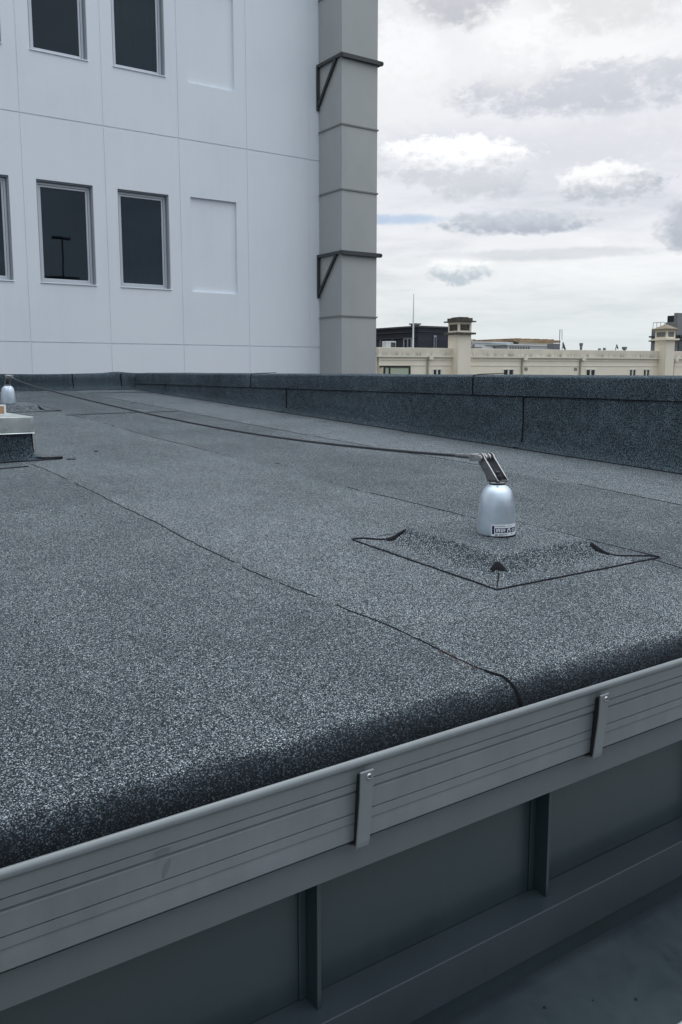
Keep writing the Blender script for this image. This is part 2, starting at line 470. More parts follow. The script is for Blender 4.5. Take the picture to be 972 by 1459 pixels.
def eaves(t, u):
    """point on the felt at arc parameter t (0..1 over the bend, >1 down the face)"""
    vt = VE + RB; zt = roofz(u, vt)
    wv = .004 * nz(u, 0, 2.3, 9) + .002 * nz(u, 0, 9, 2)
    if t <= 1:
        a = t * math.pi / 2
        return Vector((u, vt - RB * math.sin(a) - wv * t, zt - RB * (1 - math.cos(a))))
    return Vector((u, VE - wv, zt - RB - (t - 1) * .1))


ground = bmesh.new(); quad(ground, [(-3000, -3000, -16), (3000, -3000, -16), (3000, 3000, -16), (-3000, 3000, -16)])
tag(link('ground', ground, M_GROUND), kind='structure')

bm = bmesh.new()
U0, U1, V1 = -3.0, 3.80, 9.90
us = [U0 + (U1 - U0) * i / 170 for i in range(171)]
vs_ = [VE + RB + (V1 - VE - RB) * (i / 150) ** 1.3 for i in range(151)]
rows = []
for u in us:
    row = [eaves(t, u) for t in (2.3, 1.6, 1.0, .875, .75, .625, .5, .375, .25, .125)] + [Vector((u, v, roofz(u, v))) for v in vs_]
    rows.append([bm.verts.new(p) for p in row])
for i in range(len(us) - 1):
    for j in range(len(rows[0]) - 1):
        bm.faces.new((rows[i][j], rows[i + 1][j], rows[i + 1][j + 1], rows[i][j + 1]))
deck = tag(link('roof_deck', bm, M_ROOF, smooth=True), kind='structure')


def bead(bm, pts, wid, h=.0022, seed=0, jit=.004, step=.012, gaps=0., zf=None, rise=.0):
    """a line of bitumen squeezed out of a lap: (u, v) points on the roof, ragged and uneven"""
    rnd = random.Random(seed)
    P = []
    for a, b in zip(pts, pts[1:]):
        L = math.dist(a, b); k = max(1, int(L / step))
        P += [tuple(a[i] + (b[i] - a[i]) * q / k for i in range(len(a))) for q in range(k)]
    P.append(tuple(pts[-1]))
    prev = None; n = len(P)
    for i, p in enumerate(P):
        a = P[max(0, i - 1)]; b = P[min(n - 1, i + 1)]
        t = Vector((b[0] - a[0], b[1] - a[1])).normalized(); s = Vector((-t.y, t.x))
        s_ = i * step
        wob = jit * (nz(s_ * 3, seed * 7.3) + .5 * nz(s_ * 14, seed * 3.1, 1, 5) + .4 * nz(s_ * 45, seed, 1, 8))
        g = nz(s_ * 2.2, seed * 5.7, 1, 2.2) * .5 + .5 + .35 * nz(s_ * 11, seed * 2.7, 1, 4)
        ww = wid * (.45 + .9 * max(0, nz(s_ * 9, seed * 1.9, 1, 1) * .6 + .5 + .3 * nz(s_ * 40, seed, 1, 6)))
        ww *= min(1, (i + .3) / 3, (n - i - .7) / 3 + .1)
        if g < gaps: prev = None; continue
        c = Vector((p[0], p[1])) + s * wob
        zz = (zf or roofz)(c.x, c.y) + rise
        A = c + s * ww / 2; B = c - s * ww / 2
        cur = [bm.verts.new((A.x, A.y, zz - .0025)), bm.verts.new((A.x * .8 + B.x * .2, A.y * .8 + B.y * .2, zz + h * .7)),
               bm.verts.new((A.x * .3 + B.x * .7, A.y * .3 + B.y * .7, zz + h)), bm.verts.new((B.x, B.y, zz - .0025))]
        if prev:
            for k in range(3): bm.faces.new((prev[k], prev[k + 1], cur[k + 1], cur[k]))
        prev = cur


def seam(pts, wid, seed, gaps=.35, jit=.004, h=.0022, extra=None):
    bm = bmesh.new(); bead(bm, pts, wid, h, seed, jit, gaps=gaps)
    if extra: extra(bm)
    return link('bitumen_seam', bm, M_BIT, deck, smooth=True)


def seam_over_edge(bm):
    P = []
    for i in range(15):
        t = -.3 + i * .13
        u = 1.098 + .006 * math.sin(t * 2.2) + max(0, t - .8) * .004
        if t < 0: p = Vector((u - .004, VE + RB - t * .09, roofz(u, VE + RB - t * .09)))
        else: p = eaves(t, u)
        P.append((p, .0025 + .0105 * max(0, min(1, t)) ** 1.5 * (1 + .3 * nz(t * 4, 1))))
    prev = None
    for i, (p, ww) in enumerate(P):
        t = -.3 + i * .13; a = max(0, min(1, t)) * math.pi / 2
        nrm = Vector((0, -math.sin(a), math.cos(a)))
        cur = [bm.verts.new(p + Vector((-ww / 2, 0, 0)) - nrm * .003), bm.verts.new(p + Vector((-ww * .3, 0, 0)) + nrm * .003),
               bm.verts.new(p + Vector((ww * .3, 0, 0)) + nrm * .003), bm.verts.new(p + Vector((ww / 2, 0, 0)) - nrm * .003)]
        for q in (1, 2): cur[q].co += nrm * .0015
        if prev:
            for k in range(3): bm.faces.new((prev[k], prev[k + 1], cur[k + 1], cur[k]))
        prev = cur


seam([(1.062, 4.18), (1.076, 3.998), (1.076, 3.326), (1.062, 2.364), (1.052, 1.951), (1.069, 1.768), (1.082, 1.601), (1.092, 1.404),
      (1.09, 1.305), (1.086, 1.214), (1.09, 1.14), (1.095, 1.10)], .0056, 1, .30, .007, extra=seam_over_edge)
seam([(1.07, 9.3), (1.06, 7.0), (1.07, 5.05)], .010, 21, .3)
seam([(2.03, 9.2), (2.05, 5.82), (2.02, 5.1), (2.045, 4.394), (2.06, 3.957), (2.04, 3.747), (2.06, 3.348), (2.044, 2.889), (2.064, 2.589), (2.068, 2.17)], .006, 2, .42)
seam([(2.156, 1.86), (2.15, 1.70), (2.11, 1.44), (2.09, 1.30), (2.09, 1.10)], .006, 3, .3)
seam([(2.98, 8.6), (2.988, 6.326), (2.97, 5.813), (2.982, 4.704), (2.993, 4.275), (2.998, 3.862), (3.03, 3.422), (3.045, 2.946), (3.04, 2.658),
      (3.006, 2.34), (2.98, 1.97), (2.98, 1.10)], .0065, 4, .3)
seam([(.10, 8.0), (.11, 5.0), (.12, 3.2), (.10, 1.12)], .005, 5, .4)
seam([(1.993, 6.690), (2.20, 6.712), (2.432, 6.732), (2.70, 6.755), (2.966, 6.771)], .026, 6, 0, .006, .004)
seam([(3.0, 9.26), (3.25, 9.29), (3.429, 9.30), (3.62, 9.25), (3.72, 9.19)], .030, 7, .05, .006, .004)

# crumbs of bitumen and dirt on the felt
rnd = random.Random(5)
bm = bmesh.new()
spots = [(.459, 1.827, .006), (1.493, 4.507, .02), (2.284, 2.509, .006), (1.796, 1.46, .006), (2.14, 3.698, .012), (2.6, 5.3, .012), (2.9, 7.7, .02)]
for i in range(26): spots.append((rnd.uniform(.3, 3.6), rnd.uniform(1.3, 7.5), rnd.uniform(.002, .006)))
for u, v, s in spots:
    k = 7; z = roofz(u, v); st = rnd.uniform(0, 6); el = rnd.uniform(1, 2.2)
    c = bm.verts.new((u, v, z + s * .25))
    ring = [bm.verts.new((u + s * rnd.uniform(.6, 1.2) * math.cos(st + q * 6.283 / k), v + s * el * rnd.uniform(.6, 1.2) * math.sin(st + q * 6.283 / k), z - .001)) for q in range(k)]
    for q in range(k): bm.faces.new((c, ring[q], ring[(q + 1) % k]))
tag(link('bitumen_crumbs', bm, M_BIT, smooth=False), 'small black bitumen crumbs scattered over the grey felt roof', 'debris', kind='stuff')
bm = bmesh.new()
for i in range(60):
    t = rnd.random(); u = 1.084 + rnd.gauss(0, .007); v = 1.13 + .12 * t; s = rnd.uniform(.001, .0024); z = roofz(u, v)
    vsx = [bm.verts.new((u + s * math.cos(a), v + s * math.sin(a) * 1.5, z + .0012)) for a in (0, 1.6, 3.1, 4.6)]
    bm.faces.new(vsx)
o = link('rust_stain', bm, M_RUST, deck)

# ------------------------------------------------------------------ parapets
ZT = -.020                               # crown of the parapet


def parapet_profile(base_z, pin, wid, sgn=1):
    """(offset from inner face, z): cove at the foot, felt upstand, cap skirt, crowned cap, outer drop"""
    pr = []
    return pr


def lapline(bm, pts, wid, seed, nrm, h=.003, jit=.003, step=.02):
    """bitumen line on an upright felt face: 3D points, nrm = face normal"""
    rnd = random.Random(seed); nrm = Vector(nrm)
    P = []
    for a, b in zip(pts, pts[1:]):
        a = Vector(a); b = Vector(b); k = max(1, int((b - a).length / step))
        P += [a.lerp(b, q / k) for q in range(k)]
    P.append(Vector(pts[-1])); prev = None
    for i, p in enumerate(P):
        t = (P[min(i + 1, len(P) - 1)] - P[max(0, i - 1)]).normalized(); s = nrm.cross(t).normalized()
        q = i * step
        p = p + s * jit * (nz(q * 2.5, seed * 3.3) + .4 * nz(q * 12, seed))
        ww = wid * (.55 + .7 * max(0, .5 + .6 * nz(q * 8, seed * 2.1, 1, 3)))
        cur = [bm.verts.new(p + s * ww / 2 - nrm * .002), bm.verts.new(p + s * ww * .3 + nrm * h), bm.verts.new(p - s * ww * .3 + nrm * h), bm.verts.new(p - s * ww / 2 - nrm * .002)]
        if prev:
            for k in range(3): bm.faces.new((prev[k], prev[k + 1], cur[k + 1], cur[k]))
        prev = cur


PU = 3.775                               # inner face of the side parapet
par = empty('parapet_wall', (PU + .15, 5.0, -.5), 'long felt covered parapet on the right, below the cream building', 'parapet')
VA, VB = .55, 9.84
bm = bmesh.new(); rows = []; n = 240
for i in range(n + 1):
    v = VA + (VB - VA) * i / n; zb = roofz(PU - .05, v)
    wv = .004 * nz(v, 1.0, 1.2) + .003 * nz(v, 2, 4)
    row = [(PU - .034, zb + .0035), (PU - .030, zb + .005), (PU - .018, zb + .010), (PU - .008, zb + .022), (PU - .002, zb + .045)]
    for k in range(1, 6):
        t = k / 5; z = zb + .045 + (-.130 - zb - .045) * t
        row.append((PU + .004 * nz(v, z * 3, 2.2, 7) * math.sin(math.pi * t), z))
    rows.append([bm.verts.new((a + wv, v, b)) for a, b in row])
for i in range(n):
    for j in range(len(rows[0]) - 1): bm.faces.new((rows[i][j], rows[i + 1][j], rows[i + 1][j + 1], rows[i][j + 1]))
link('felt_upstand', bm, M_FELT_SHADED, par, smooth=True)
# felt cap: skirt, rounded inner edge, slightly crowned top, outer skirt
bm = bmesh.new(); rows = []
for i in range(n + 1):
    v = VA - .002 + (VB + .004 - VA) * i / n
    wv = .0035 * nz(v, 5.0, 1.3) + .0025 * nz(v, 6, 5); lw = .004 * nz(v, 7.7, 3.0)
    zt = ZT - .012 * max(0, 1 - (v - 2) / 6) * .6 + .0025 * nz(v, 3.0, 1.5)
    row = [(PU + .004, -.146 + lw), (PU - .0028, -.146 + lw), (PU - .0025, -.10), (PU - .0025, zt - .016), (PU - .0005, zt - .011), (PU + .006, zt - .0055), (PU + .05, zt - .001),
           (PU + .16, zt + .004), (PU + .28, zt + .002), (PU + .305, zt - .02), (PU + .308, -.16)]
    rows.append([bm.verts.new((a + wv, v, b)) for a, b in row])
for i in range(n):
    for j in range(len(rows[0]) - 1): bm.faces.new((rows[i][j], rows[i + 1][j], rows[i + 1][j + 1], rows[i][j + 1]))
link('felt_cap', bm, M_FELT_SHADED, par, smooth=True).modifiers.new('crease', 'EDGE_SPLIT').split_angle = R(24)
bm = bmesh.new(); box(bm, PU + .012, PU + .298, VA + .002, 10.1, -16, -.04)
link('wall_core', bm, M_GREYW, par)
NR = (-1, 0, 0)


def upz(v): return roofz(PU - .05, v)


for v0, tail in ((3.605, .045), (6.352, .03), (8.95, .03)):
    bm = bmesh.new(); zb = upz(v0)
    lapline(bm, [(PU - .004, v0, -.150), (PU - .004, v0 - .005, (-.15 + zb) / 2), (PU - .006, v0, zb + .04)], .007, int(v0 * 10), NR)
    bead(bm, [(PU - .012, v0), (PU - .035, v0 + .012), (PU - .04, v0 + tail)], .010, .004, int(v0 * 7), .003, zf=lambda u, v: roofz(u, v) + .006)
    link('bitumen_joint', bm, M_BIT, par, smooth=True)
bm = bmesh.new()
lapline(bm, [(PU - .003, v, -.148) for v in (VA + .05, 3, 5, 7, 9, VB - .03)], .0055, 12, NR, .0025, .003)
link('bitumen_joint', bm, M_BIT, par, smooth=True)
bm = bmesh.new(); bead(bm, [(PU - .036, v) for v in (1.1, 2.0, 3.0, 4.0, 5, 6, 7, 8, 9.1)], .0085, .005, 31, .006)
link('bitumen_joint', bm, M_BIT, par, smooth=True)
for v0, tilt in ((4.04, 1), (6.98, 1)):
    bm = bmesh.new()
    lapline(bm, [(PU - .0055, v0, -.146), (PU - .0045, v0 + .003, -.05), (PU - .005, v0, -.038)], .007, int(v0 * 9), NR)
    lapline(bm, [(PU - .006, v0, -.031), (PU + .012, v0, -.0235), (PU + .05, v0 - .01, -.0185), (PU + .25, v0 - .02, -.013)], .012, 3, (0, 0, 1), .003)
    link('bitumen_joint', bm, M_BIT, par, smooth=True)

# rear parapet, in front of the white tower
PV = 9.875
rp = empty('parapet_wall', (0, PV + .15, -.3), 'low dark felt parapet across the far end, under the white tower', 'parapet')
bm = bmesh.new(); rows = []; n = 150
for i in range(n + 1):
    u = U0 + (PU + .31 - U0) * i / n; zb = roofz(u, PV - .05)
    k = min(1, max(0, (u - 3.52) / .2)); wv = .004 * nz(u, 1.0, 2.2)
    zt = ZT + .013 * nz(u, 4, 1.1) + .014 * math.exp(-((u - 3.6) / .12) ** 2) - .004
    row = [(PV - .055, zb + .0035), (PV - .045, zb + .006), (PV - .022, zb + .018), (PV - .006, zb + .05), (PV, zb + .10), (PV - .001, zt - .06), (PV + .004, zt - .02), (PV + .02, zt - .004),
           (PV + .12, zt), (PV + .26, zt - .004), (PV + .30, zt - .03), (PV + .30, -.3)]
    rows.append([bm.verts.new((u, a + wv, b)) for a, b in row])
for i in range(n):
    for j in range(len(rows[0]) - 1): bm.faces.new((rows[i][j], rows[i + 1][j], rows[i + 1][j + 1], rows[i][j + 1]))
link('felt_upstand', bm, M_FELT_SHADED, rp, smooth=True)
bm = bmesh.new(); box(bm, U0, PU + .295, PV + .02, PV + .285, -16, -.045)
link('wall_core', bm, M_GREYW, rp)
for u0 in (3.03, 3.60):
    bm = bmesh.new()
    lapline(bm, [(u0, PV - .008, -.03), (u0 + .004, PV - .008, -.12), (u0 + .012, PV - .014, -.19)], .014, int(u0 * 10), (0, -1, 0))
    link('bitumen_joint', bm, M_BIT, rp, smooth=True)
bm = bmesh.new(); bead(bm, [(2.95, PV - .06), (3.3, PV - .075), (PU - .05, PV - .07)], .02, .005, 55, .008)
link('bitumen_joint', bm, M_BIT, rp, smooth=True)

# ------------------------------------------------------------------ eaves gutter
UA, UB = -1.6, 3.79
gut = empty('eaves_gutter', (1.0, .985, -.65), 'grey ribbed metal gutter along the near roof edge, held by two straps', 'gutter')
bm = bmesh.new()
lipz = -.575
# front face top to bottom: flat bands parted by small steps and pressed ribs
def notch(y, z, d=.0042, h=.0017): return [(y, z), (y + d, z - .0002), (y + d, z - h), (y + .0003, z - h - .0002)]
front = [(.9862, lipz - .021)] + notch(.9880, lipz - .0362) + [(.9888, lipz - .0500), (.9945, lipz - .0512), (.9940, lipz - .0545), (.9912, lipz - .0570)] + \
    notch(.9922, lipz - .0870) + [(.9930, lipz - .1035), (.9960, lipz - .1047), (.9945, lipz - .1080), (.9952, lipz - .1335), (.9985, lipz - .1365)]
trough = [(1.026, lipz - .1372), (1.027, lipz - .03)]
prof = [(.9868 + .0068 * math.cos(R(a)), lipz - .0055 + .0068 * math.sin(R(a))) for a in range(-20, 241, 20)] + [(.9848, lipz - .0135)] + front + trough
sweep(bm, prof, UA, UB, 24)
g = link('gutter_face', bm, M_GUT, gut, smooth=True)
g.modifiers.new('crease', 'EDGE_SPLIT').split_angle = R(28)
bm = bmesh.new()
sweep(bm, [(.9985, lipz - .1385), (1.0135, lipz - .1395), (1.0155, lipz - .1990), (1.028, lipz - .2010), (1.055, lipz - .2005), (1.055, lipz - .1385)], UA, UB, 1, True)
link('fascia_flashing', bm, M_STRIP, gut, bevel=.001)


def strap(u):
    bm = bmesh.new()
    w_ = .0245
    # bent plate: hangs off the lip, stands clear of the face and hooks under it at the foot
    ctr = [(.9745, lipz - .0165), (.9765, lipz - .060), (.9845, lipz - .1335), (.9868, lipz - .1425), (1.0125, lipz - .1440)]
    th = .0028
    pr = [(y - th / 2, z) for y, z in ctr[:-1]] + [(ctr[-1][0], ctr[-1][1] - th)] + [(ctr[-1][0], ctr[-1][1])] + [(y + th / 2, z + .0015) for y, z in ctr[-2::-1]]
    sweep(bm, pr, u, u + w_, 1, True)
    st = link('bracket_strap', bm, M_GUT, gut, bevel=.0007)
    bm = bmesh.new()
    c = Vector((u + .0155, .9731, lipz - .0245))
    tube(bm, [c + Vector((0, .0008, 0)), c, c + Vector((0, -.0014, 0)), c + Vector((0, -.0022, 0))], [.0052, .0052, .0047, .0026], 16)
    sc = link('screw', bm, M_STEEL, st, smooth=True)
    bm = bmesh.new(); tube(bm, [c + Vector((0, -.0020, 0)), c + Vector((0, -.0026, 0))], .0017, 6)
    link('screw_socket', bm, M_INK, st)
    bm = bmesh.new()                                   # the bolt through the lip
    tube(bm, [c + Vector((0, .001, 0)), c + Vector((0, .016, 0))], .003, 10); link('screw_shank', bm, M_DSTEEL, st)
    bm = bmesh.new()                                   # black filler, painted in as the shade of the gap behind the strap
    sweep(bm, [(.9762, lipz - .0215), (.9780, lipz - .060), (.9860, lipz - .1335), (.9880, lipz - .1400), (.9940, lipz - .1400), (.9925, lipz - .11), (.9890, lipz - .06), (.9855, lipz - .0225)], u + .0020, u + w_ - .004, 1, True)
    link('gap_shade', bm, M_BLACK, st)
    return st


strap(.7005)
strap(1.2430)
bm = bmesh.new()
for z, h in ((-.656, .004), (-.666, .0025)):          # paint chips on the edge of the near strap
    box(bm, .7232, .7253, .9793 + (-.656 - z) * .1, .9810, z - h, z)
link('paint_chip', bm, M_WHITE, gut)

M_SCUFF = mat('gutter_scuff', (.1, .1, .1), .5, 0, .4, painted((.132, .148, .152), .2, .5))
for (u, z0_, z1_, hw, lean) in ((.405, -.634, -.660, .0045, .010), (.395, -.617, -.6235, .012, .0)):
    bm = bmesh.new(); n = 14; A_ = []
    for i in range(n + 1):
        t = i / n; z = z0_ + (z1_ - z0_) * t
        yy = (.9916 + (z - (-.632)) * -.030) if z < -.63 else .9880
        k = hw * math.sin(math.pi * min(.97, max(.03, t))) ** .6 * (1 + .3 * nz(t * 5, u * 50))
        A_.append((bm.verts.new((u - lean * t - k, yy - .0009, z)), bm.verts.new((u - lean * t + k * .7, yy - .0009, z))))
    for p_, q_ in zip(A_, A_[1:]): bm.faces.new((p_[0], p_[1], q_[1], q_[0]))
    link('scuff_mark', bm, M_SCUFF, gut)

# ------------------------------------------------------------------ clad wall below the gutter
cw = empty('clad_wall', (1.0, 1.06, -1.0), 'dark grey metal clad wall with upright fins below the gutter', 'wall')
bm = bmesh.new(); box(bm, UA, UB, 1.066, 1.110, -1.002, -.779)
link('wall_panel', bm, M_CLAD, cw)
for k, u in enumerate((.1405, .6625, 1.1835, 1.7045, 2.2255)):
    bm = bmesh.new()
    box(bm, u - .0028, u + .0048, 1.0315, 1.0655, -.9995, -.7765)
    box(bm, u - .017, u - .003, 1.0625, 1.0652, -.9975, -.780)       # foot of the fin, lapped on the panel
    link('fin', bm, M_CLAD, cw, bevel=.0008)
bm = bmesh.new()
sweep(bm, [(1.0655, -1.0005), (1.0645, -.9985), (1.0056, -1.0012), (1.0045, -1.0022), (1.0050, -1.083), (1.0075, -1.0850), (1.0105, -1.0835), (1.0105, -1.020), (1.0655, -1.016)], UA, UB, 1, True)
link('ledge_flashing', bm, M_LEDGE, cw, bevel=.0008)
bm = bmesh.new(); box(bm, UA, UB, 1.035, 1.112, -16, -1.018)
link('wall_core', bm, M_CLAD, cw)

# lower roof
bm = bmesh.new()
rows = []
for i in range(61):
    u = -1.6 + 5.39 * i / 60
    rows.append([bm.verts.new((u, 1.034 - .24 * j / 10, -1.150 - .030 * (j / 10) + .0012 * nz(u, j * .06, 3))) for j in range(11)])
for i in range(60):
    for j in range(10): bm.faces.new((rows[i][j], rows[i + 1][j], rows[i + 1][j + 1], rows[i][j + 1]))
tag(link('lower_roof', bm, M_LOW, smooth=True), kind='structure')
bm = bmesh.new()
sweep(bm, [(.816, -1.19), (.8145, -1.174), (.811, -1.172), (.808, -1.174), (.30, -1.21), (.30, -1.24), (.813, -1.24)], -1.6, 3.79, 1, True)
tag(link('edge_flashing', bm, M_PALEZ), 'pale folded metal flashing at the outer edge of the lower roof', 'flashing')
bm = bmesh.new()
for (u, v, r) in ((.955, .952, .0032), (1.113, .965, .0030), (1.279, .890, .0034), (.99, .985, .0016), (1.205, .93, .0012)):
    z = -1.150 - .030 * ((1.034 - v) / .24)
    tube(bm, [(u, v, z), (u, v, z + .0028)], [r, r * .6], 10)
link('rivet', bm, M_INK, bpy.data.objects['lower_roof'])

# ------------------------------------------------------------------ safety line anchors


def pad_height(du, dv, hu, hv, H, slope):
    ax = max(0, abs(du) - hu); ay = max(0, abs(dv) - hv)
    t = max(ax, ay) / slope
    t = min(1, t)
    if t <= 0: return H
    e = min(1, t / .12)
    return H * ((1 - t) ** 2.6) * (1 - .06 * e * 0)


def make_pad(label, cu, cv, su, sv, ou=0, ov=0):
    """square felt patch dressed over a raised block; (ou, ov) is the block's offset"""
    zb = roofz(cu, cv)
    root = empty('anchor_plinth', (cu, cv, zb), label, 'roof plinth', 'felt plinths under the line anchors')
    H, hu, hv, sl = .047, .184, .194, .080

    def pz(u, v):
        k = pad_height(u - cu - ou, v - cv - ov, hu, hv, H, sl)
        e = min(1, max(0, (min(su - abs(u - cu), sv - abs(v - cv))) / .012))
        return roofz(u, v) + .0008 + .0034 * e + k + .0012 * nz(u, v, 9) * (k > 0)
    bm = bmesh.new(); N = 90; rows = []
    for i in range(N + 1):
        u = cu - su + 2 * su * i / N
        row = []
        for j in range(N + 1):
            v = cv - sv + 2 * sv * j / N
            e = .003 * nz(v, i, 5) if i in (0, N) else 0; f = .003 * nz(u, j, 5) if j in (0, N) else 0
            row.append(bm.verts.new((u + e, v + f, pz(u, v))))
        rows.append(row)
    for i in range(N):
        for j in range(N): bm.faces.new((rows[i][j], rows[i + 1][j], rows[i + 1][j + 1], rows[i][j + 1]))
    link('felt_patch', bm, M_FELT, root, smooth=True)
    sd = int(cu * 100)
    L, Rr, F, Bk = cu - su, cu + su, cv - sv, cv + sv
    zf = lambda u, v: pz(u, v)
    bu, bv = cu + ou, cv + ov
    for k, (P, wd_, h_, jit_, gp, zz) in enumerate((
            ([(L, Bk), (L, F), (Rr, F), (Rr, F + .11)], .0090, .004, .003, .02, None),
            ([(Rr, F + .12), (Rr, Bk)], .0028, .003, .003, 0, None),
            ([(L + .1, Bk), (Rr, Bk)], .0022, .003, .003, 0, None),
            ([(L + .002, Bk - .003), (L + .035, Bk - .022), (bu - hu - .012, bv + hv + .018)], .0085, .005, .002, 0, zf),
            ([(L + .002, F + .002), (bu - hu - .045, bv - hv - .05), (bu - hu - .015, bv - hv - .02)], .0065, .004, .004, 0, zf),
            ([(Rr - .002, F + .004), (Rr - .06, F + .035), (bu + hu + .03, bv - hv - .03)], .007, .004, .004, 0, zf))):
        bm = bmesh.new(); bead(bm, P, wd_, h_, sd + k, jit_, gaps=gp, zf=zz)
        link('bitumen_seam', bm, M_BIT, root, smooth=True)
    rnd = random.Random(sd)
    for (du, dv, ang, sc) in ((-hu - .018, -hv - .018, -.60, .75), (hu + .022, -hv - .022, -.68, .9), (-hu - .022, hv + .022, -.62, .95), (hu + .03, hv + .03, .5, .6)):
        bm = bmesh.new(); c = Vector((bu + du, bv + dv)); n = 18; rings = []
        a = Vector((math.cos(ang), math.sin(ang))); b = Vector((-a.y, a.x))
        for q, rr in enumerate((0, .45, .8, 1.0)):
            ring = []
            for k in range(n):
                th = 2 * math.pi * k / n
                jag = 1 + .55 * nz(math.cos(th) * 1.9 + du * 9, math.sin(th) * 1.9 + dv * 9, 1, sd) + .28 * rnd.uniform(-1, 1) * (q == 3)
                p = c + (a * math.cos(th) * .034 + b * math.sin(th) * .017) * rr * jag * sc
                ring.append(bm.verts.new((p.x, p.y, pz(p.x, p.y) + (.0045, .0042, .003, -.001)[q])))
            rings.append(ring)
        for q in range(3):
            for k in range(n):
                bm.faces.new((rings[q][k], rings[q][(k + 1) % n], rings[q + 1][(k + 1) % n], rings[q + 1][k]))
        bmesh.ops.remove_doubles(bm, verts=bm.verts, dist=1e-5)
        link('corner_patch', bm, M_BIT, root, smooth=True)
    return root, pz


pad1, pz1 = make_pad('raised square felt plinth edged in black under the near anchor', 1.825, 1.815, .330, .315, -.03, -.005)
pad2, pz2 = make_pad('raised felt plinth under the far anchor, beyond the metal-capped kerb', 1.715, 7.40, .355, .34, 0, -.08)


def make_anchor(loc, label, sticker):
    root = empty('line_anchor', loc, label, 'safety anchor', 'bottle shaped anchors holding the safety line')
    X, Y, Z = loc
    bm = bmesh.new()
    pr = [(0, 0), (.0560, 0), (.0575, .002), (.0578, .006), (.0572, .03), (.0566, .05), (.0555, .07), (.0540, .09), (.0518, .108), (.0490, .121), (.0452, .132), (.0405, .1405),
          (.0350, .1465), (.0295, .1505), (.0262, .153), (.0252, .1545), (0, .1545)]
    lathe(bm, pr, loc, 72)
    body = link('anchor_post', bm, M_ALU, root, smooth=True)
    body.modifiers.new('w', 'EDGE_SPLIT').split_angle = R(50)
    bm = bmesh.new(); lathe(bm, [(.0585, -.004), (.0600, -.003), (.0597, .0012), (.0565, .0022)], loc, 48)
    link('sealant_ring', bm, M_BIT, root, smooth=True)
    bm = bmesh.new(); lathe(bm, [(.0245, .1548), (.0252, .156), (.0252, .1585), (.0245, .1592), (0, .1592)], loc, 40); link('rubber_washer', bm, M_INK, root, smooth=False)
    bm = bmesh.new(); lathe(bm, [(.0262, .1592), (.0268, .160), (.0268, .1625), (.026, .1632), (0, .1632)], loc, 40); link('steel_washer', bm, M_STEEL, root, smooth=False)
    # U-shaped fork: two leaning cheek plates joined by a bent base
    root_b = bmesh.new()
    t = .0042; hs = .0185; bz = .1634
    def cheek_outline():
        o = [(-.024, bz + .006), (-.0245, bz + .012)]
        for k in range(9):                               # round head about the pin
            a = -.35 + k * (math.pi + .1) / 8
            o.append((.0515 + .0165 * math.cos(a - .15) * 1.0, .2335 + .0150 * math.sin(a)))
        # order: front edge up, head, back edge down
        head = []
        for k in range(11):
            a = math.pi * (1.0 - k / 10) - .25
            head.append((.0545 + .0165 * math.cos(a), .2315 + .0165 * math.sin(a)))
        return [(-.0235, bz + .007)] + head + [(.0285, bz + .016), (.0255, bz + .007)]
    ol = cheek_outline()
    for sx in (-1, 1):
        a = [root_b.verts.new((X + sx * hs, Y + y, Z + z)) for y, z in ol]
        b = [root_b.verts.new((X + sx * (hs + t), Y + y, Z + z)) for y, z in ol]
        root_b.faces.new(a); root_b.faces.new(b[::-1])
        for k in range(len(ol)):
            j = (k + 1) % len(ol); root_b.faces.new((a[k], a[j], b[j], b[k]))
    # bent base
    cs = [(-hs - t, bz + .007), (-hs - t + .0008, bz + .0032), (-hs - t + .004, bz + .0004), (-hs + .004, bz), (hs - .004, bz), (hs + t - .004, bz + .0004), (hs + t - .0008, bz + .0032), (hs + t, bz + .007),
          (hs, bz + .007), (hs - .001, bz + .0052), (hs - .004, bz + .0042), (-hs + .004, bz + .0042), (-hs + .001, bz + .0052), (-hs, bz + .007)]
    r0 = [root_b.verts.new((X + x, Y - .0235, Z + z)) for x, z in cs]; r1 = [root_b.verts.new((X + x, Y + .0255, Z + z)) for x, z in cs]
    for k in range(len(cs)):
        j = (k + 1) % len(cs); root_b.faces.new((r0[k], r0[j], r1[j], r1[k]))
    root_b.faces.new(r0); root_b.faces.new(r1[::-1])
    fork = link('fork_bracket', root_b, M_DSTEEL, root, bevel=.0006)
    # bright sheared edges on the fork's front
    for sx in (-1, 1):
        bm = bmesh.new()
        x0 = X + sx * (hs + t / 2)
        P = [(x0, Y + y - .0004, Z + z) for y, z in [(-.0235, bz + .006)] + ol[1:5]]
        for p, q in zip(P, P[1:]):
            quad(bm, [(p[0] - t * .42, p[1] - .0004, p[2]), (p[0] + t * .42, p[1] - .0004, p[2]), (q[0] + t * .42, q[1] - .0004, q[2]), (q[0] - t * .42, q[1] - .0004, q[2])])
        link('cut_edge', bm, M_STEEL, fork)
    bm = bmesh.new()
    lathe(bm, [(.0125, bz + .0044), (.0125, bz + .017), (.0115, bz + .020), (.0085, bz + .0215), (.0075, bz + .030), (0, bz + .032)], loc, 6)
    lathe(bm, [(.0150, bz + .0043), (.0150, bz + .0066), (.011, bz + .0068)], loc, 24)
    link('bolt', bm, M_INK, root)
    bm = bmesh.new()
    c = Vector((X, Y + .0545, Z + .2325))
    tube(bm, [c + Vector((x, 0, 0)) for x in (-.031, -.0305, -.0235)], [.0085, .0105, .0105], 8)
    tube(bm, [c + Vector((x, 0, 0)) for x in (-.0236, .0236)], .0062, 14)
    tube(bm, [c + Vector((x, 0, 0)) for x in (.0235, .0295)], .0095, 6)
    link('pin', bm, M_STEEL, root)
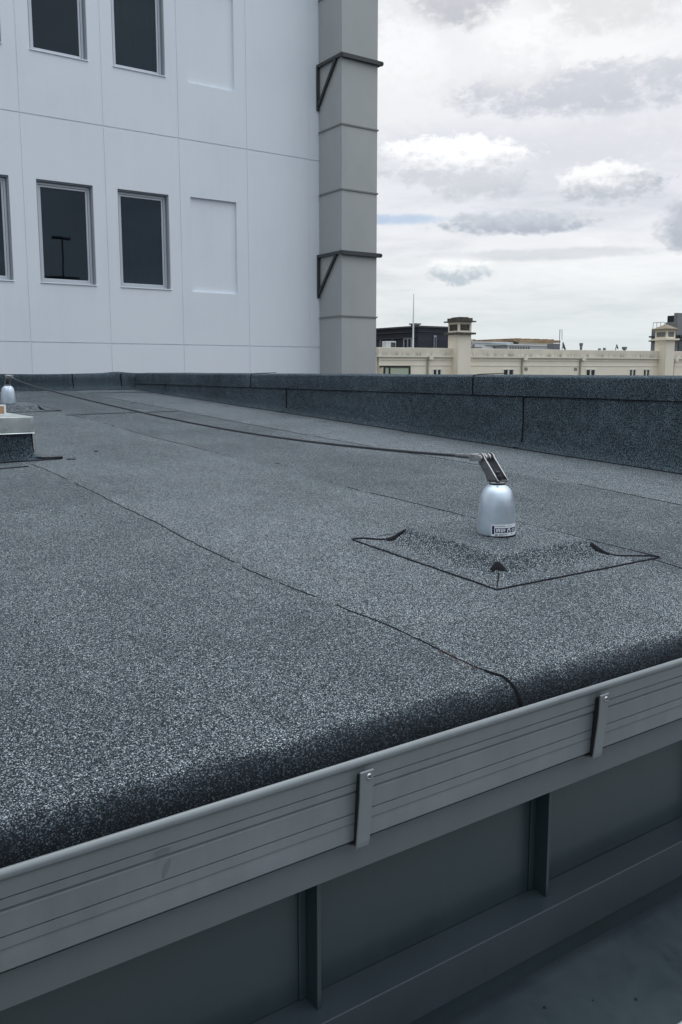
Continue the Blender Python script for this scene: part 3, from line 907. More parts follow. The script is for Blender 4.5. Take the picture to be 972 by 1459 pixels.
    for x in (-.0085, .0085):
        bm = bmesh.new(); tube(bm, [c + Vector((x - .0022, 0, 0)), c + Vector((x + .0022, 0, 0))], .0135, 24)
        link('spacer_ring', bm, M_STEEL, root)
    bm = bmesh.new(); tube(bm, [c + Vector((-.006, 0, 0)), c + Vector((.006, 0, 0))], .0105, 20); link('bush', bm, M_DSTEEL, root)
    return root


AS = .958
A1 = (1.795, 1.809, pz1(1.795, 1.809) - .0005)
anc = make_anchor(A1, 'silver bottle shaped anchor on the near felt plinth, with a printed sticker at its foot', True)

anc.scale = (AS, AS, AS)
# far anchor: a copy turned half round, without the sticker
A2 = (1.715, 7.30, pz2(1.715, 7.30) - .0005)
far = anc.copy(); COL.objects.link(far); far.location = A2; far.rotation_euler.z = R(180)
far['label'] = 'small silver bottle shaped anchor far off at the left edge, behind the metal-capped kerb'
for ch in list(anc.children):
    c = ch.copy(); COL.objects.link(c); c.parent = far
    for g2 in ch.children:
        d = g2.copy(); COL.objects.link(d); d.parent = c

# ---- sticker, wrapped round the foot of the near anchor
DIR = -FWD


def cyl(a, z, r=.0586):
    p = DIR * math.cos(a) + RGT * math.sin(a)
    return (A1[0] + p.x * r, A1[1] + p.y * r, A1[2] + z)


def ang(px): return math.asin(max(-1, min(1, (px - 707) / 28.2)))
def hgt(py): return (763.6 - py) * .00208


def patch(bm, a0, a1, z0, z1, r):
    n = max(1, int(abs(a1 - a0) / .06)); prev = None
    for i in range(n + 1):
        a = a0 + (a1 - a0) * i / n
        cur = (bm.verts.new(cyl(a, z0, r)), bm.verts.new(cyl(a, z1, r)))
        if prev: bm.faces.new((prev[0], cur[0], cur[1], prev[1]))
        prev = cur


bm = bmesh.new(); patch(bm, ang(694.8), 1.62, .0032, hgt(745.0), .05815)
stk = link('printed_sticker', bm, M_WHITE, anc)
stk.data.materials[0] = mat('sticker_paper', (.80, .84, .87), .45)


def wrap_text(txt, px0, px1, py0, py1, m, r):
    """built-in font, turned to mesh and wrapped on the bottle"""
    cu = bpy.data.curves.new('t', 'FONT'); cu.body = txt; cu.size = 1; cu.resolution_u = 2
    to = bpy.data.objects.new('t', cu); COL.objects.link(to)
    me = bpy.data.meshes.new_from_object(to.evaluated_get(bpy.context.evaluated_depsgraph_get()))
    bpy.data.objects.remove(to); bpy.data.curves.remove(cu)
    xs = [v.co.x for v in me.vertices]; ys = [v.co.y for v in me.vertices]
    x0, x1, y0, y1 = min(xs), max(xs), min(ys), max(ys)
    a0, a1, z0, z1 = ang(px0), ang(px1), hgt(py1), hgt(py0)
    bm = bmesh.new(); bm.from_mesh(me); bpy.data.meshes.remove(me)
    for v in bm.verts:
        v.co = cyl(a0 + (v.co.x - x0) / (x1 - x0) * (a1 - a0), z0 + (v.co.y - y0) / (y1 - y0) * (z1 - z0), r)
    return link('lettering', bm, m, stk)


wrap_text('roofsafety', 701, 716.2, 746.1, 749.1, M_INK, .05835)
wrap_text('systems', 717.6, 726, 746.7, 748.9, M_INK, .05835)
bm = bmesh.new(); patch(bm, ang(696.0), ang(699.2), hgt(759.3), hgt(747.0), .0583); patch(bm, ang(700.3), ang(732.4), hgt(757.2), hgt(750.3), .0583)
link('printed_band', bm, M_NAVY, stk)
bm = bmesh.new()
for x0, x1, y0, y1 in ((701.8, 707.9, 751.4, 756.2), (709.0, 711.6, 751.4, 756.2), (712.4, 715.6, 751.4, 756.2)): patch(bm, ang(x0), ang(x1), hgt(y1), hgt(y0), .0584)
for k in range(12):                                       # white arch
    a = math.pi * k / 12; b = math.pi * (k + 1) / 12
    f = lambda t, rr: cyl(ang(721.2) + rr * .115 * math.cos(t), hgt(754.6) + rr * .0082 * math.sin(t), .0584)
    quad(bm, [f(a, .45), f(a, 1), f(b, 1), f(b, .45)])
for s in (-1, 1): patch(bm, ang(721.2) + s * .115, ang(721.2) + s * .052, hgt(756.4), hgt(754.6), .0584)
for k in range(16):                                       # pale oval
    a = 2 * math.pi * k / 16; b = 2 * math.pi * (k + 1) / 16
    f = lambda t, rr: cyl(ang(728.6) + rr * .13 * math.cos(t), hgt(753.8) + rr * .0045 * math.sin(t), .0584)
    quad(bm, [f(a, .6), f(a, 1), f(b, 1), f(b, .6)])
link('printed_symbols', bm, M_WHITE, stk)
bm = bmesh.new()
for x0, x1, y0, y1 in ((703.4, 704.1, 752.4, 753.6), (704.6, 705.9, 754.0, 756.2), (703.0, 703.6, 755.0, 756.2), (709.9, 710.7, 753.0, 754.2), (713.4, 714.4, 752.4, 753.4), (714.2, 715.6, 754.6, 756.2), (712.4, 713.2, 755, 756.2),
                       (700.4, 704.2, 758.8, 759.3), (700.4, 700.9, 758.8, 761.3), (703.7, 704.2, 758.8, 761.3), (700.4, 704.2, 760.9, 761.4), (702, 702.8, 759.6, 760.6),
                       (706, 714, 758.7, 759.2), (714.6, 720.8, 759, 759.4), (706, 711, 759.9, 760.3), (711.6, 719, 760, 760.4), (706, 712.5, 761.2, 761.6), (725, 727.2, 758.7, 759.6)):
    patch(bm, ang(x0), ang(x1), hgt(y1), hgt(y0), .05848)
link('fine_print', bm, M_INK, stk)

# ------------------------------------------------------------------ safety line
T = Vector((A1[0], A1[1] + .0545 * AS, A1[2] + .2325 * AS)); E_ = Vector((A2[0], A2[1] - .0545 * AS, A2[2] + .2325 * AS))
cable = empty('safety_line', (T + E_) / 2, 'braided steel safety cable running between the two bottle shaped anchors', 'cable')


SAG0 = [(0, 0), (.05, .018), (.1, .035), (.2, .060), (.3, .073), (.4, .076), (.5, .073), (.6, .068), (.7, .060), (.8, .051), (.875, .042), (.92, .032), (1, 0)]
SAG = []
for i_ in range(101):                                     # smooth the hand-measured sag
    t_ = i_ / 100; acc = wsum = 0
    for k_ in range(-6, 7):
        q_ = min(1, max(0, t_ + k_ * .01 * min(1, 8 * t_, 8 * (1 - t_))))
        for (a_, va_), (b_, vb_) in zip(SAG0, SAG0[1:]):
            if a_ <= q_ <= b_: acc += va_ + (vb_ - va_) * (q_ - a_) / (b_ - a_); wsum += 1; break
    SAG.append((t_, acc / wsum))


def line(t):
    p = T.lerp(E_, t)
    for (a, sa), (b, sb) in zip(SAG, SAG[1:]):
        if t <= b or b == 1:
            k = (t - a) / (b - a); p.z -= sa + (sb - sa) * k; break
    return p


LL = (E_ - T).length


def s2t(s): return s / LL


bm = bmesh.new()
t0, t1 = s2t(.115), 1 - s2t(.135)
N = 1500
for k in range(6):
    pts = []
    for i in range(N + 1):
        t = t0 + (t1 - t0) * i / N; p = line(t); d = (line(t + .001) - line(t - .001)).normalized()
        s = d.cross(Vector((0, 0, 1))).normalized(); q = s.cross(d)
        a = 2 * math.pi * (k / 6 + (t - t0) * LL / .052)
        pts.append(p + (s * math.cos(a) + q * math.sin(a)) * .0037)
    tube(bm, pts, .0021, 5)
link('wire_strands', bm, M_WIRE, cable, smooth=True)
for tend, sg in ((0, 1), (1, -1)):
    fit = bmesh.new()
    P = [line(tend + sg * s2t(x)) for x in (.040, .046, .05, .118, .126)]
    tube(fit, P, [.0060, .0092, .0078, .0070, .0060], 16)
    sw = link('swaged_terminal', fit, M_DSTEEL, cable, smooth=True)
    bm = bmesh.new(); p = line(tend); d = (line(tend + sg * .01) - p).normalized()
    s = Vector((1, 0, 0)); q = s.cross(d)
    for o in (-.0255, .0255):
        m = Matrix.Translation(p) @ Matrix((s, d, q)).transposed().to_4x4()
        ol = [(.036, -.0105), (.036, .0105)] + [(.0105 * math.cos(a) - .002, .0105 * math.sin(a)) for a in [math.pi / 2 + k * math.pi / 8 for k in range(9)]]
        a_ = [bm.verts.new(m @ Vector((o - .0018, y, z))) for y, z in ol]; b_ = [bm.verts.new(m @ Vector((o + .0018, y, z))) for y, z in ol]
        bm.faces.new(a_); bm.faces.new(b_[::-1])
        for k in range(len(ol)):
            j = (k + 1) % len(ol); bm.faces.new((a_[k], a_[j], b_[j], b_[k]))
    box(bm, -.0273, .0273, .034, .043, -.0105, .0105, mtx=m)
    link('clevis', bm, M_STEEL, sw, bevel=.0008)

# ------------------------------------------------------------------ metal-capped kerb at the left
CU, CV = 1.115, 4.325
kerb = empty('roof_kerb', (.72, 4.7, -.43), 'square felt kerb with a galvanised metal cap at the left edge', 'roof hatch')
bm = bmesh.new(); rows = []
# felt upstand with a cove at the foot
loop = []
def kerb_ring(off, z_of, n=24):
    x0, x1, y0, y1 = .32 - off, CU + off, CV - off, 5.06 + off
    r = .012 + off
    pts = []
    for (cx, cy, a0) in ((x1 - r, y0 + r, -90), (x1 - r, y1 - r, 0), (x0 + r, y1 - r, 90), (x0 + r, y0 + r, 180)):
        for k in range(7):
            a = R(a0 + 90 * k / 6); pts.append((cx + r * math.cos(a), cy + r * math.sin(a)))
    return [bm.verts.new((x, y, z_of(x, y))) for x, y in pts]
rings = [kerb_ring(.062, lambda x, y: roofz(x, y) + .0035), kerb_ring(.03, lambda x, y: roofz(x, y) + .006), kerb_ring(.010, lambda x, y: roofz(x, y) + .016),
         kerb_ring(.001, lambda x, y: roofz(x, y) + .042), kerb_ring(0, lambda x, y: -.245)]
for a, b in zip(rings, rings[1:]):
    for k in range(len(a)): bm.faces.new((a[k], a[(k + 1) % len(a)], b[(k + 1) % len(a)], b[k]))
link('felt_upstand', bm, M_FELT_SHADED, kerb, smooth=True)
bm = bmesh.new()
x0, x1, y0, y1 = .305, CU + .012, CV - .011, 5.075
m_ = [(x0, y0), (x1, y0), (x1, y1), (x0, y1)]
top = [bm.verts.new((x, y, -.2205)) for x, y in m_]; bot = [bm.verts.new((x, y, -.298)) for x, y in m_]
hem = [bm.verts.new((x + (.003 if x > .7 else -.003), y + (-.003 if y < 4.7 else .003), -.3005)) for x, y in m_]
bm.faces.new(top)
for k in range(4):
    j = (k + 1) % 4; bm.faces.new((top[k], bot[k], bot[j], top[j])); bm.faces.new((bot[k], hem[k], hem[j], bot[j]))
link('metal_cap', bm, M_GALV, kerb, bevel=.0015)
bm = bmesh.new()
for (x, z) in ((1.106, -.229), (1.106, -.287), (.995, -.271)):
    tube(bm, [(x, CV - .0105, z), (x, CV - .0135, z), (x, CV - .0145, z)], [.0042, .0042, .002], 10)
link('rivet', bm, M_PALEZ, kerb)
bm = bmesh.new()
lapline(bm, [(CU + .001, CV - .001, -.30), (CU + .002, CV - .002, -.36), (CU + .004, CV - .004, roofz(CU, CV) + .035)], .008, 4, (.7, -.7, 0))
bead(bm, [(CU + .003, CV + .01), (CU + .02, CV - .02), (CU + .06, CV - .035), (1.251, 4.284)], .010, .006, 41, .003, zf=lambda u, v: roofz(u, v) + .008)
bead(bm, [(.55, 4.25), (.80, 4.255), (.947, 4.262), (1.045, 4.269), (1.147, 4.276), (1.251, 4.284)], .012, .006, 42, .005)
bead(bm, [(1.262, 4.256), (1.30, 4.240)], .010, .005, 43, .002)
bead(bm, [(.45, 4.05), (.75, 4.07), (.905, 4.08), (.965, 4.085), (1.032, 4.093)], .012, .005, 44, .004)
link('bitumen_seam', bm, M_BIT, kerb, smooth=True)
# framed notice on the cap
nt_ = empty('notice_plate', (1.00, 4.54, -.2203), 'small orange notice in a white frame standing on the metal cap', 'sign')
bm = bmesh.new()
m4 = Matrix.Translation(Vector((.985, 4.54, -.2203))) @ Matrix.Rotation(R(-8), 4, 'Z')
for a, b, c, d in ((-.065, .065, 0, .008), (-.065, .065, .046, .054), (-.065, -.056, .008, .046), (.056, .065, .008, .046)): box(bm, a, b, -.006, .006, c, d, mtx=m4)
link('frame', bm, M_WHITE, nt_, bevel=.001)
bm = bmesh.new(); box(bm, -.056, .056, -.003, .004, .008, .046, mtx=m4); link('plate', bm, M_NOTICE, nt_)

# ------------------------------------------------------------------ white tower
TV = 12.0
tw = empty('tower_block', (3.0, TV + 3, -16), 'tall white rendered tower with recessed windows behind the roof', 'building')
BAY = 1.1075
GU = [3.148 + BAY * k for k in range(-5, 5)]
GZ = [.387 + 2.934 * k for k in range(-2, 3)]
feats = []
GW = .0075
for g_ in GU: feats.append((g_ - GW, g_ + GW, -16, 8.5, .008))
for g_ in GZ: feats.append((-3.2, 8.0, g_ - .009, g_ + .009, .012))
wins = []
for row, (za, zb) in enumerate(((1.172, 2.518), (4.116, 5.46))):
    for k in range(-1, 3): wins.append((2.212 + BAY * k, 2.972 + BAY * k, za, zb, k, row))
    feats.append((5.527, 6.281, za - .003, zb + .012, .045))
for a, b, c, d, k, row in wins: feats.append((a, b, c, d, .45))
bm = bmesh.new()
facade(bm, -3.2, 8.0, -16, 8.5, TV, feats)
quad(bm, [(8.0, TV, -16), (8.0, TV + 7, -16), (8.0, TV + 7, 8.5), (8.0, TV, 8.5)])
quad(bm, [(-3.2, TV, -16), (-3.2, TV + 7, -16), (-3.2, TV + 7, 8.5), (-3.2, TV, 8.5)])
quad(bm, [(-3.2, TV, 8.5), (8.0, TV, 8.5), (8.0, TV + 7, 8.5), (-3.2, TV + 7, 8.5)])
quad(bm, [(-3.2, TV + 7, -16), (8.0, TV + 7, -16), (8.0, TV + 7, 8.5), (-3.2, TV + 7, 8.5)])
link('wall', bm, M_TOWER, tw)


def ringbox(bm, a, b, c, d, t, y0, y1):
    """rectangular frame between outer a..b, c..d, member width t"""
    box(bm, a, b, y0, y1, d - t, d); box(bm, a, b, y0, y1, c, c + t)
    box(bm, a, a + t, y0, y1, c + t, d - t); box(bm, b - t, b, y0, y1, c + t, d - t)


for a, b, c, d, k, row in wins:
    e = .002
    bm = bmesh.new()                                      # dark lining of the opening with stepped jambs
    ringbox(bm, a + e, b - e, c + e, d - e, .016, TV + .030, TV + .16)
    fr = link('window_frame', bm, M_REVEAL, tw)
    bm = bmesh.new(); ringbox(bm, a + .020, b - .020, c + .020, d - .020, .030, TV + .085, TV + .14)
    link('sash', bm, M_FRAME, fr, bevel=.003)
    bm = bmesh.new(); ringbox(bm, a + .052, b - .052, c + .052, d - .052, .026, TV + .100, TV + .135)
    link('glazing_bead', bm, M_FRAME, fr, bevel=.003)
    bm = bmesh.new(); box(bm, a - .004, b + .004, TV - .016, TV + .029, c + .001, c + .016)
    link('sill', bm, M_TOWER, fr, bevel=.003)
    bm = bmesh.new(); box(bm, a + .070, b - .070, TV + .117, TV + .121, c + .070, d - .070)
    link('pane', bm, M_GLASS, fr)
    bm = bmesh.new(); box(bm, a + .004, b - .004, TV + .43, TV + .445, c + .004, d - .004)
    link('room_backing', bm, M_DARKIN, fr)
    if k == 2 or (k == 1 and row == 0):
        bm = bmesh.new(); rr = []
        x0c, x1c = (a + .03, b - .03) if k == 2 else (a + .03, a + .20)
        for i in range(61):
            x = x0c + (x1c - x0c) * i / 60; y = TV + .24 + .022 * math.sin(i * .9) + .012 * math.sin(i * 2.3 + 1)
            rr.append((bm.verts.new((x, y, c + .03)), bm.verts.new((x, y, d - .03))))
        for p_, q_ in zip(rr, rr[1:]): bm.faces.new((p_[0], q_[0], q_[1], p_[1]))
        link('curtain', bm, M_CURT, fr, smooth=True)

# ------------------------------------------------------------------ exhaust duct
du = empty('exhaust_duct', (8.1, 11.67, -16), 'tall square grey duct strapped to the corner of the white tower', 'duct')
DA, DB, DF, DK = 7.772, 8.448, 11.354, 11.985
bm = bmesh.new()
zl = [-16, -2.05, -1.08, -.11, .865, 1.842, 2.789, 3.748, 4.737, 5.70, 6.66, 8.2]
for za, zb in zip(zl, zl[1:]):                            # sheet sections, their faces cross-broken very slightly
    for (p, q, nrm) in (((DA, DF), (DB, DF), (0, -1)), ((DA, DK), (DA, DF), (-1, 0)), ((DB, DF), (DB, DK), (1, 0)), ((DB, DK), (DA, DK), (0, 1))):
        k = .006
        c = bm.verts.new(((p[0] + q[0]) / 2 + nrm[0] * k, (p[1] + q[1]) / 2 + nrm[1] * k, (za + zb) / 2))
        P = [bm.verts.new((*p, za)), bm.verts.new((*q, za)), bm.verts.new((*q, zb)), bm.verts.new((*p, zb))]
        for i in range(4): bm.faces.new((P[i], P[(i + 1) % 4], c))
bmesh.ops.remove_doubles(bm, verts=bm.verts, dist=1e-5)
link('casing', bm, M_DUCT, du)
for z in zl[1:-1]:
    bm = bmesh.new(); o_ = .016
    box(bm, DA - o_, DB + o_, DF - o_, DF - .0005, z - .011, z + .011)
    box(bm, DA - o_, DA - .0005, DF, DK, z - .011, z + .011); box(bm, DB + .0005, DB + o_, DF, DK, z - .011, z + .011)
    link('flange', bm, M_DFL, du)
for zt in (4.737, 1.842):
    br = bmesh.new()
    box(br, 7.722, 7.764, 11.965, 11.998, zt - .66, zt + .018)
    b0 = link('bracket', br, M_BRK, du)
    bm = bmesh.new(); box(bm, 7.724, 7.7555, DF - .03, 11.964, zt - .028, zt + .018); link('arm', bm, M_BRK, b0)
    bm = bmesh.new(); tube(bm, [(7.742, 11.955, zt - .585), (7.742, 11.475, zt - .03)], .026, 4); link('brace', bm, M_BRK, b0)
    bm = bmesh.new(); box(bm, 7.7245, 8.505, DF - .062, DF - .0165, zt - .038, zt + .022)
    box(bm, 8.470, 8.506, DF - .016, 11.99, zt - .030, zt + .02); link('cross_bar', bm, M_BRK, b0)
    for P in ([(7.742, DF - .07, zt - .005), (7.742, DF - .085, zt - .005)], [(8.49, DF - .07, zt - .005), (8.49, DF - .085, zt - .005)], [(8.506, DF - .04, zt - .01), (8.525, DF - .04, zt - .01)]):
        bm = bmesh.new(); tube(bm, P, .014, 6); link('bolt', bm, M_BRK, b0)

# ------------------------------------------------------------------ cream building across the way
FR = R(-9.19)
FO = Vector((32.91, 43.93, 0)); FX = Vector((math.cos(FR), math.sin(FR), 0)); FY = Vector((-math.sin(FR), math.cos(FR), 0))
FM = Matrix.Translation(FO) @ Matrix.Rotation(FR, 4, 'Z')


def floc(x, y, z): return FM @ Vector((x, y, z))


cb = empty('cream_building', floc(17, 6, -16), 'long cream rendered building beyond the parapet, with a stained top band', 'building')


def fbox(bm, *a): box(bm, *a, mtx=FM)


bm = bmesh.new()
feats = []
cw_ = [(3.99, 4.64), (6.30, 6.80), (9.55, 10.44), (16.73, 17.59), (20.81, 21.45), (22.16, 22.80), (27.2, 28.0)]
for a, b in cw_:
    feats.append((a, b, -1.25, .13, .25))
    for fl in range(1, 4): feats.append((a, b, -1.25 - 3.4 * fl, .13 - 3.4 * fl, .25))
facade(bm, 0, 40, -16, .90, 0, feats)
for v in bm.verts: v.co = FM @ v.co
fbox(bm, 0.001, 39.99, .301, 13, -16, .88)
link('wall', bm, M_CREAM, cb)
bm = bmesh.new(); fbox(bm, -.06, 40.06, -.10, .35, 1.0, 1.50); fbox(bm, -.06, .35, .351, 13, 1.0, 1.50)
link('parapet_band', bm, M_CREAM, cb, bevel=.02)
bm = bmesh.new(); fbox(bm, -.12, 40.1, -.17, .3, .905, .998); fbox(bm, -.03, 40.0, -.045, -.001, .70, .74); fbox(bm, -.03, 40.0, -.035, -.001, .36, .40)
link('cornice', bm, M_TRIM, cb)
bm = bmesh.new(); fbox(bm, .4, 39.9, .36, 12.9, .885, 1.05); link('flat_roof', bm, M_GREYW, cb)
for a, b in cw_:
    m_ = (a + b) / 2
    bm = bmesh.new()
    for x0, x1 in ((a - .03, a + .05), (m_ - .05, m_ + .05), (b - .05, b + .03)): fbox(bm, x0, x1, -.02, .06, -1.24, .10)
    fbox(bm, a - .06, b + .06, -.03, .05, .101, .165)
    f_ = link('window', bm, M_TRIM, cb)
    bm = bmesh.new(); fbox(bm, a + .051, m_ - .051, .06, .08, -1.24, .10); fbox(bm, m_ + .051, b - .051, .06, .08, -1.24, .10)
    link('pane', bm, M_WIN, f_)
for x in (3.56, 11.07, 16.15, 25.07):
    bm = bmesh.new(); fbox(bm, x - .05, x + .05, -.12, -.02, -15.9, .80)
    p_ = link('downpipe', bm, M_SOOT, cb); p_.data.materials[0] = mat('old_pipe_paint', (.36, .33, .26), .8)
    bm = bmesh.new(); fbox(bm, x + .02, x + .30, -.30, -.175, .76, 1.02); link('rain_hopper', bm, M_TRIM, p_)
for x in (11.45, 15.78):
    bm = bmesh.new(); fbox(bm, x - .13, x + .13, -.03, -.001, .05, .26); link('air_vent', bm, M_SOOT, cb).data.materials[0] = mat('vent_grille', (.26, .24, .19), .8)
# black-framed window at the left end
bm = bmesh.new()
for x0, x1 in ((.06, .16), (.42, .52), (1.86, 1.98)): fbox(bm, x0, x1, -.60, -.50, -1.6, .23)
fbox(bm, .06, 1.98, -.60, -.50, .231, .34); fbox(bm, .06, 1.98, -.60, -.002, -1.75, -1.601)
fbox(bm, .06, .16, -.499, -.002, .231, .34); fbox(bm, 1.88, 1.98, -.499, -.002, .231, .34)
bf = link('bay_window', bm, M_BLACK, cb)
bm = bmesh.new(); fbox(bm, .16, .42, -.56, -.54, -1.6, .23); fbox(bm, .52, 1.86, -.56, -.54, -1.6, .23)
link('pane', bm, mat('pale_blind', (.42, .46, .34), .6), bf)


def chimney(x0, x1, depth, zs, z_led, z_lan, z_cap, y0, pitched):
    """square stack with a louvred lantern head"""
    xa, xb = x0, x1; ya, yb = y0, y0 + depth
    bm = bmesh.new(); fbox(bm, xa, xb, ya, yb, -16, zs)
    c = link('chimney', bm, M_CREAM2, cb, bevel=.02)
    bm = bmesh.new(); fbox(bm, xa - .22, xb + .22, ya - .22, yb + .22, zs + .001, z_led); l = link('ledge', bm, M_SOOT if not pitched else M_CREAM2, c)
    bm = bmesh.new()
    fbox(bm, xa + .08, xb - .08, ya + .08, yb - .08, z_led + .001, z_lan)
    t = .13
    for px in (xa, xb - t):
        for py in (ya, yb - t): fbox(bm, px, px + t, py, py + t, z_led + .002, z_lan - .002)
    fbox(bm, xa + t + .001, xb - t - .001, ya + .01, ya + .079, z_lan - .12, z_lan - .003); fbox(bm, xa + .01, xa + .079, ya + t + .001, yb - t - .001, z_lan - .12, z_lan - .003)
    fbox(bm, xa + t + .001, xb - t - .001, ya + .01, ya + .079, z_led + .003, z_led + .12); fbox(bm, xa + .01, xa + .079, ya + t + .001, yb - t - .001, z_led + .003, z_led + .12)
    link('lantern', bm, M_CREAM2, c)
    bm = bmesh.new()
    n = 5
    for k in range(n):
        z = z_led + .14 + (z_lan - z_led - .28) * k / n; h = (z_lan - z_led - .28) / n * .8
        fbox(bm, xa + t + .002, xb - t - .002, ya + .04, ya + .076, z, z + h); fbox(bm, xa + .04, xa + .076, ya + t + .002, yb - t - .002, z, z + h)
    link('louvre', bm, M_SOOT if not pitched else M_GREYW, c)
    bm = bmesh.new()
    if pitched:
        fbox(bm, xa - .18, xb + .18, ya - .18, yb + .18, z_lan + .001, z_lan + .10)
        base = [(xa - .14, ya - .14), (xb + .14, ya - .14), (xb + .14, yb + .14), (xa - .14, yb + .14)]
        ap = bm.verts.new(FM @ Vector(((xa + xb) / 2, (ya + yb) / 2, z_cap)))
        bv = [bm.verts.new(FM @ Vector((*p, z_lan + .101))) for p in base]
        bm.faces.new(bv)
        for k in range(4): bm.faces.new((bv[k], bv[(k + 1) % 4], ap))
    else:
        fbox(bm, xa - .22, xb + .22, ya - .22, yb + .22, z_lan + .001, z_lan + .08)
        fbox(bm, xa - .05, xb + .05, ya - .05, yb + .05, z_lan + .081, z_cap - .06)
        fbox(bm, xa + .15, xb - .15, ya + .15, yb - .15, z_cap - .059, z_cap)
    link('chimney_cap', bm, M_SOOT if not pitched else mat('brown_cap', (.24, .20, .14), .85), c)


chimney(5.42, 6.42, 1.25, 2.38, 2.50, 3.17, 3.50, -.75, False)
chimney(23.55, 24.40, 1.15, 2.28, 2.40, 3.02, 3.48, -.75, True)

# things standing on the cream building's roof
fm = lambda x, y, z: tuple(floc(x, y, z))
ac = empty('ac_unit', fm(1.3, 1.2, 1.06), 'white boxed air conditioner on the cream building, left of the tall mast', 'air conditioner')
bm = bmesh.new(); fbox(bm, 1.02, 1.75, .95, 1.5, 1.12, 1.93); link('housing', bm, M_WHITEM, ac, bevel=.02)
bm = bmesh.new(); fbox(bm, 1.38, 1.70, .93, .949, 1.25, 1.85); link('fan_grille', bm, M_SOOT, ac)
bm = bmesh.new(); fbox(bm, 1.1, 1.2, .95, 1.5, 1.051, 1.119); fbox(bm, 1.55, 1.65, .95, 1.5, 1.051, 1.119); link('foot', bm, M_GREYP, ac)
bm = bmesh.new(); tube(bm, [fm(3.0, .9, 1.05), fm(3.0, .9, 3.2), fm(3.0, .9, 4.98)], [.055, .05, .022], 8)
tag(link('mast', bm, M_WHITE, origin=fm(3.0, .9, 1.05)), 'tall thin white mast rising in front of the charcoal building', 'mast')
an = empty('roof_antenna', fm(7.5, .9, 1.05), 'short T shaped antenna on the cream roof right of the sooty chimney', 'antenna')
bm = bmesh.new(); tube(bm, [fm(7.52, .9, 1.05), fm(7.52, .9, 2.14)], .03, 6); link('pole', bm, M_GREYP, an)
bm = bmesh.new(); tube(bm, [fm(7.2, .9, 2.12), fm(7.86, .9, 2.12)], .025, 6); tube(bm, [fm(7.4, .75, 2.06), fm(7.64, 1.05, 2.06)], .03, 6); link('crossbar', bm, M_GREYP, an)
bm = bmesh.new(); fbox(bm, 7.66, 7.80, .85, 1.0, 1.05, 1.82); tag(link('vent_stub', bm, M_GREYP, bevel=.02, origin=fm(7.7, .9, 1.05)), 'short grey vent stub beside the T shaped antenna', 'vent')
tv = empty('tv_antenna', fm(14.95, .9, 1.05), 'tall comb shaped television antenna left of the satellite dish', 'antenna')
bm = bmesh.new(); tube(bm, [fm(14.92, .8, 1.05), fm(14.92, .8, 2.95)], .025, 6); link('pole', bm, M_GREYP, tv)
bm = bmesh.new()
for k in range(6): tube(bm, [fm(14.94, .55, 2.28 + k * .12), fm(15.22 - .03 * k, .95, 2.30 + k * .12)], .014, 4)
tube(bm, [fm(15.1, .75, 2.2), fm(15.08, .75, 2.95)], .014, 4); link('antenna_element', bm, M_GREYP, tv)
bm = bmesh.new(); fbox(bm, 14.62, 15.25, 1.1, 1.8, 1.05, 1.97); fbox(bm, 14.1, 14.6, 1.1, 1.6, 1.05, 1.60)
tag(link('plant_box', bm, M_GREYP, bevel=.03, origin=fm(14.9, 1.4, 1.05)), 'dark grey plant box behind the comb shaped antenna', 'plant box')


def dish(name, c, r, tilt, label):
    root = empty(name, fm(c[0], c[1], 1.05), label, 'satellite dish')
    bm = bmesh.new(); m = FM @ Matrix.Translation(Vector(c)) @ Matrix.Rotation(R(tilt), 4, 'Z') @ Matrix.Rotation(R(70), 4, 'X')
    rows = []
    for i in range(6):
        q = r * i / 5; z = q * q / r * .35
        rows.append([bm.verts.new(m @ Vector((q * math.cos(k * math.pi / 8), q * math.sin(k * math.pi / 8), z))) for k in range(16)] if i else [bm.verts.new(m @ Vector((0, 0, 0)))])
    for a, b in zip(rows, rows[1:]):
        for k in range(16):
            j = (k + 1) % 16
            bm.faces.new((a[0], b[k], b[j]) if len(a) == 1 else (a[k], a[j], b[j], b[k]))
    o = link('dish', bm, M_GREYP, root, smooth=True); o.modifiers.new('t', 'SOLIDIFY').thickness = .02
    bm = bmesh.new(); tube(bm, [fm(c[0], c[1] + .05, 1.05), fm(c[0], c[1] + .05, c[2])], .03, 6); link('pole', bm, M_GREYP, root)
    return root


dish('satellite_dish', (15.55, 1.2, 1.74), .36, 55, 'large dark satellite dish beside the plant box on the cream roof')
dish('satellite_dish', (20.38, 1.0, 1.78), .20, 60, 'small tilted satellite dish on the cream roof, left of the right chimney')


def vent(x, z, r, label, hood=1.5):
    root = empty('roof_vent', fm(x, .9, 1.05), label, 'roof vent', 'vent pipes on the cream roof')
    bm = bmesh.new(); tube(bm, [fm(x, .9, 1.05), fm(x, .9, z - .12)], r, 10); link('pipe', bm, M_GREYP, root)
    bm = bmesh.new(); tube(bm, [fm(x, .9, z - .22), fm(x, .9, z - .15), fm(x, .9, z)], [r, r * hood, r * hood], 10); link('cowl', bm, M_GREYP, root)


vent(16.98, 2.02, .09, 'tallest vent pipe on the cream roof, right of the large dish')
vent(18.70, 1.66, .07, 'tiny vent stub on the cream roof, left one of two close together')
vent(19.16, 1.70, .07, 'tiny vent stub on the cream roof, right one of two close together')
vent(21.08, 1.80, .10, 'short wide-topped vent pipe between the small dish and the right chimney', 1.9)

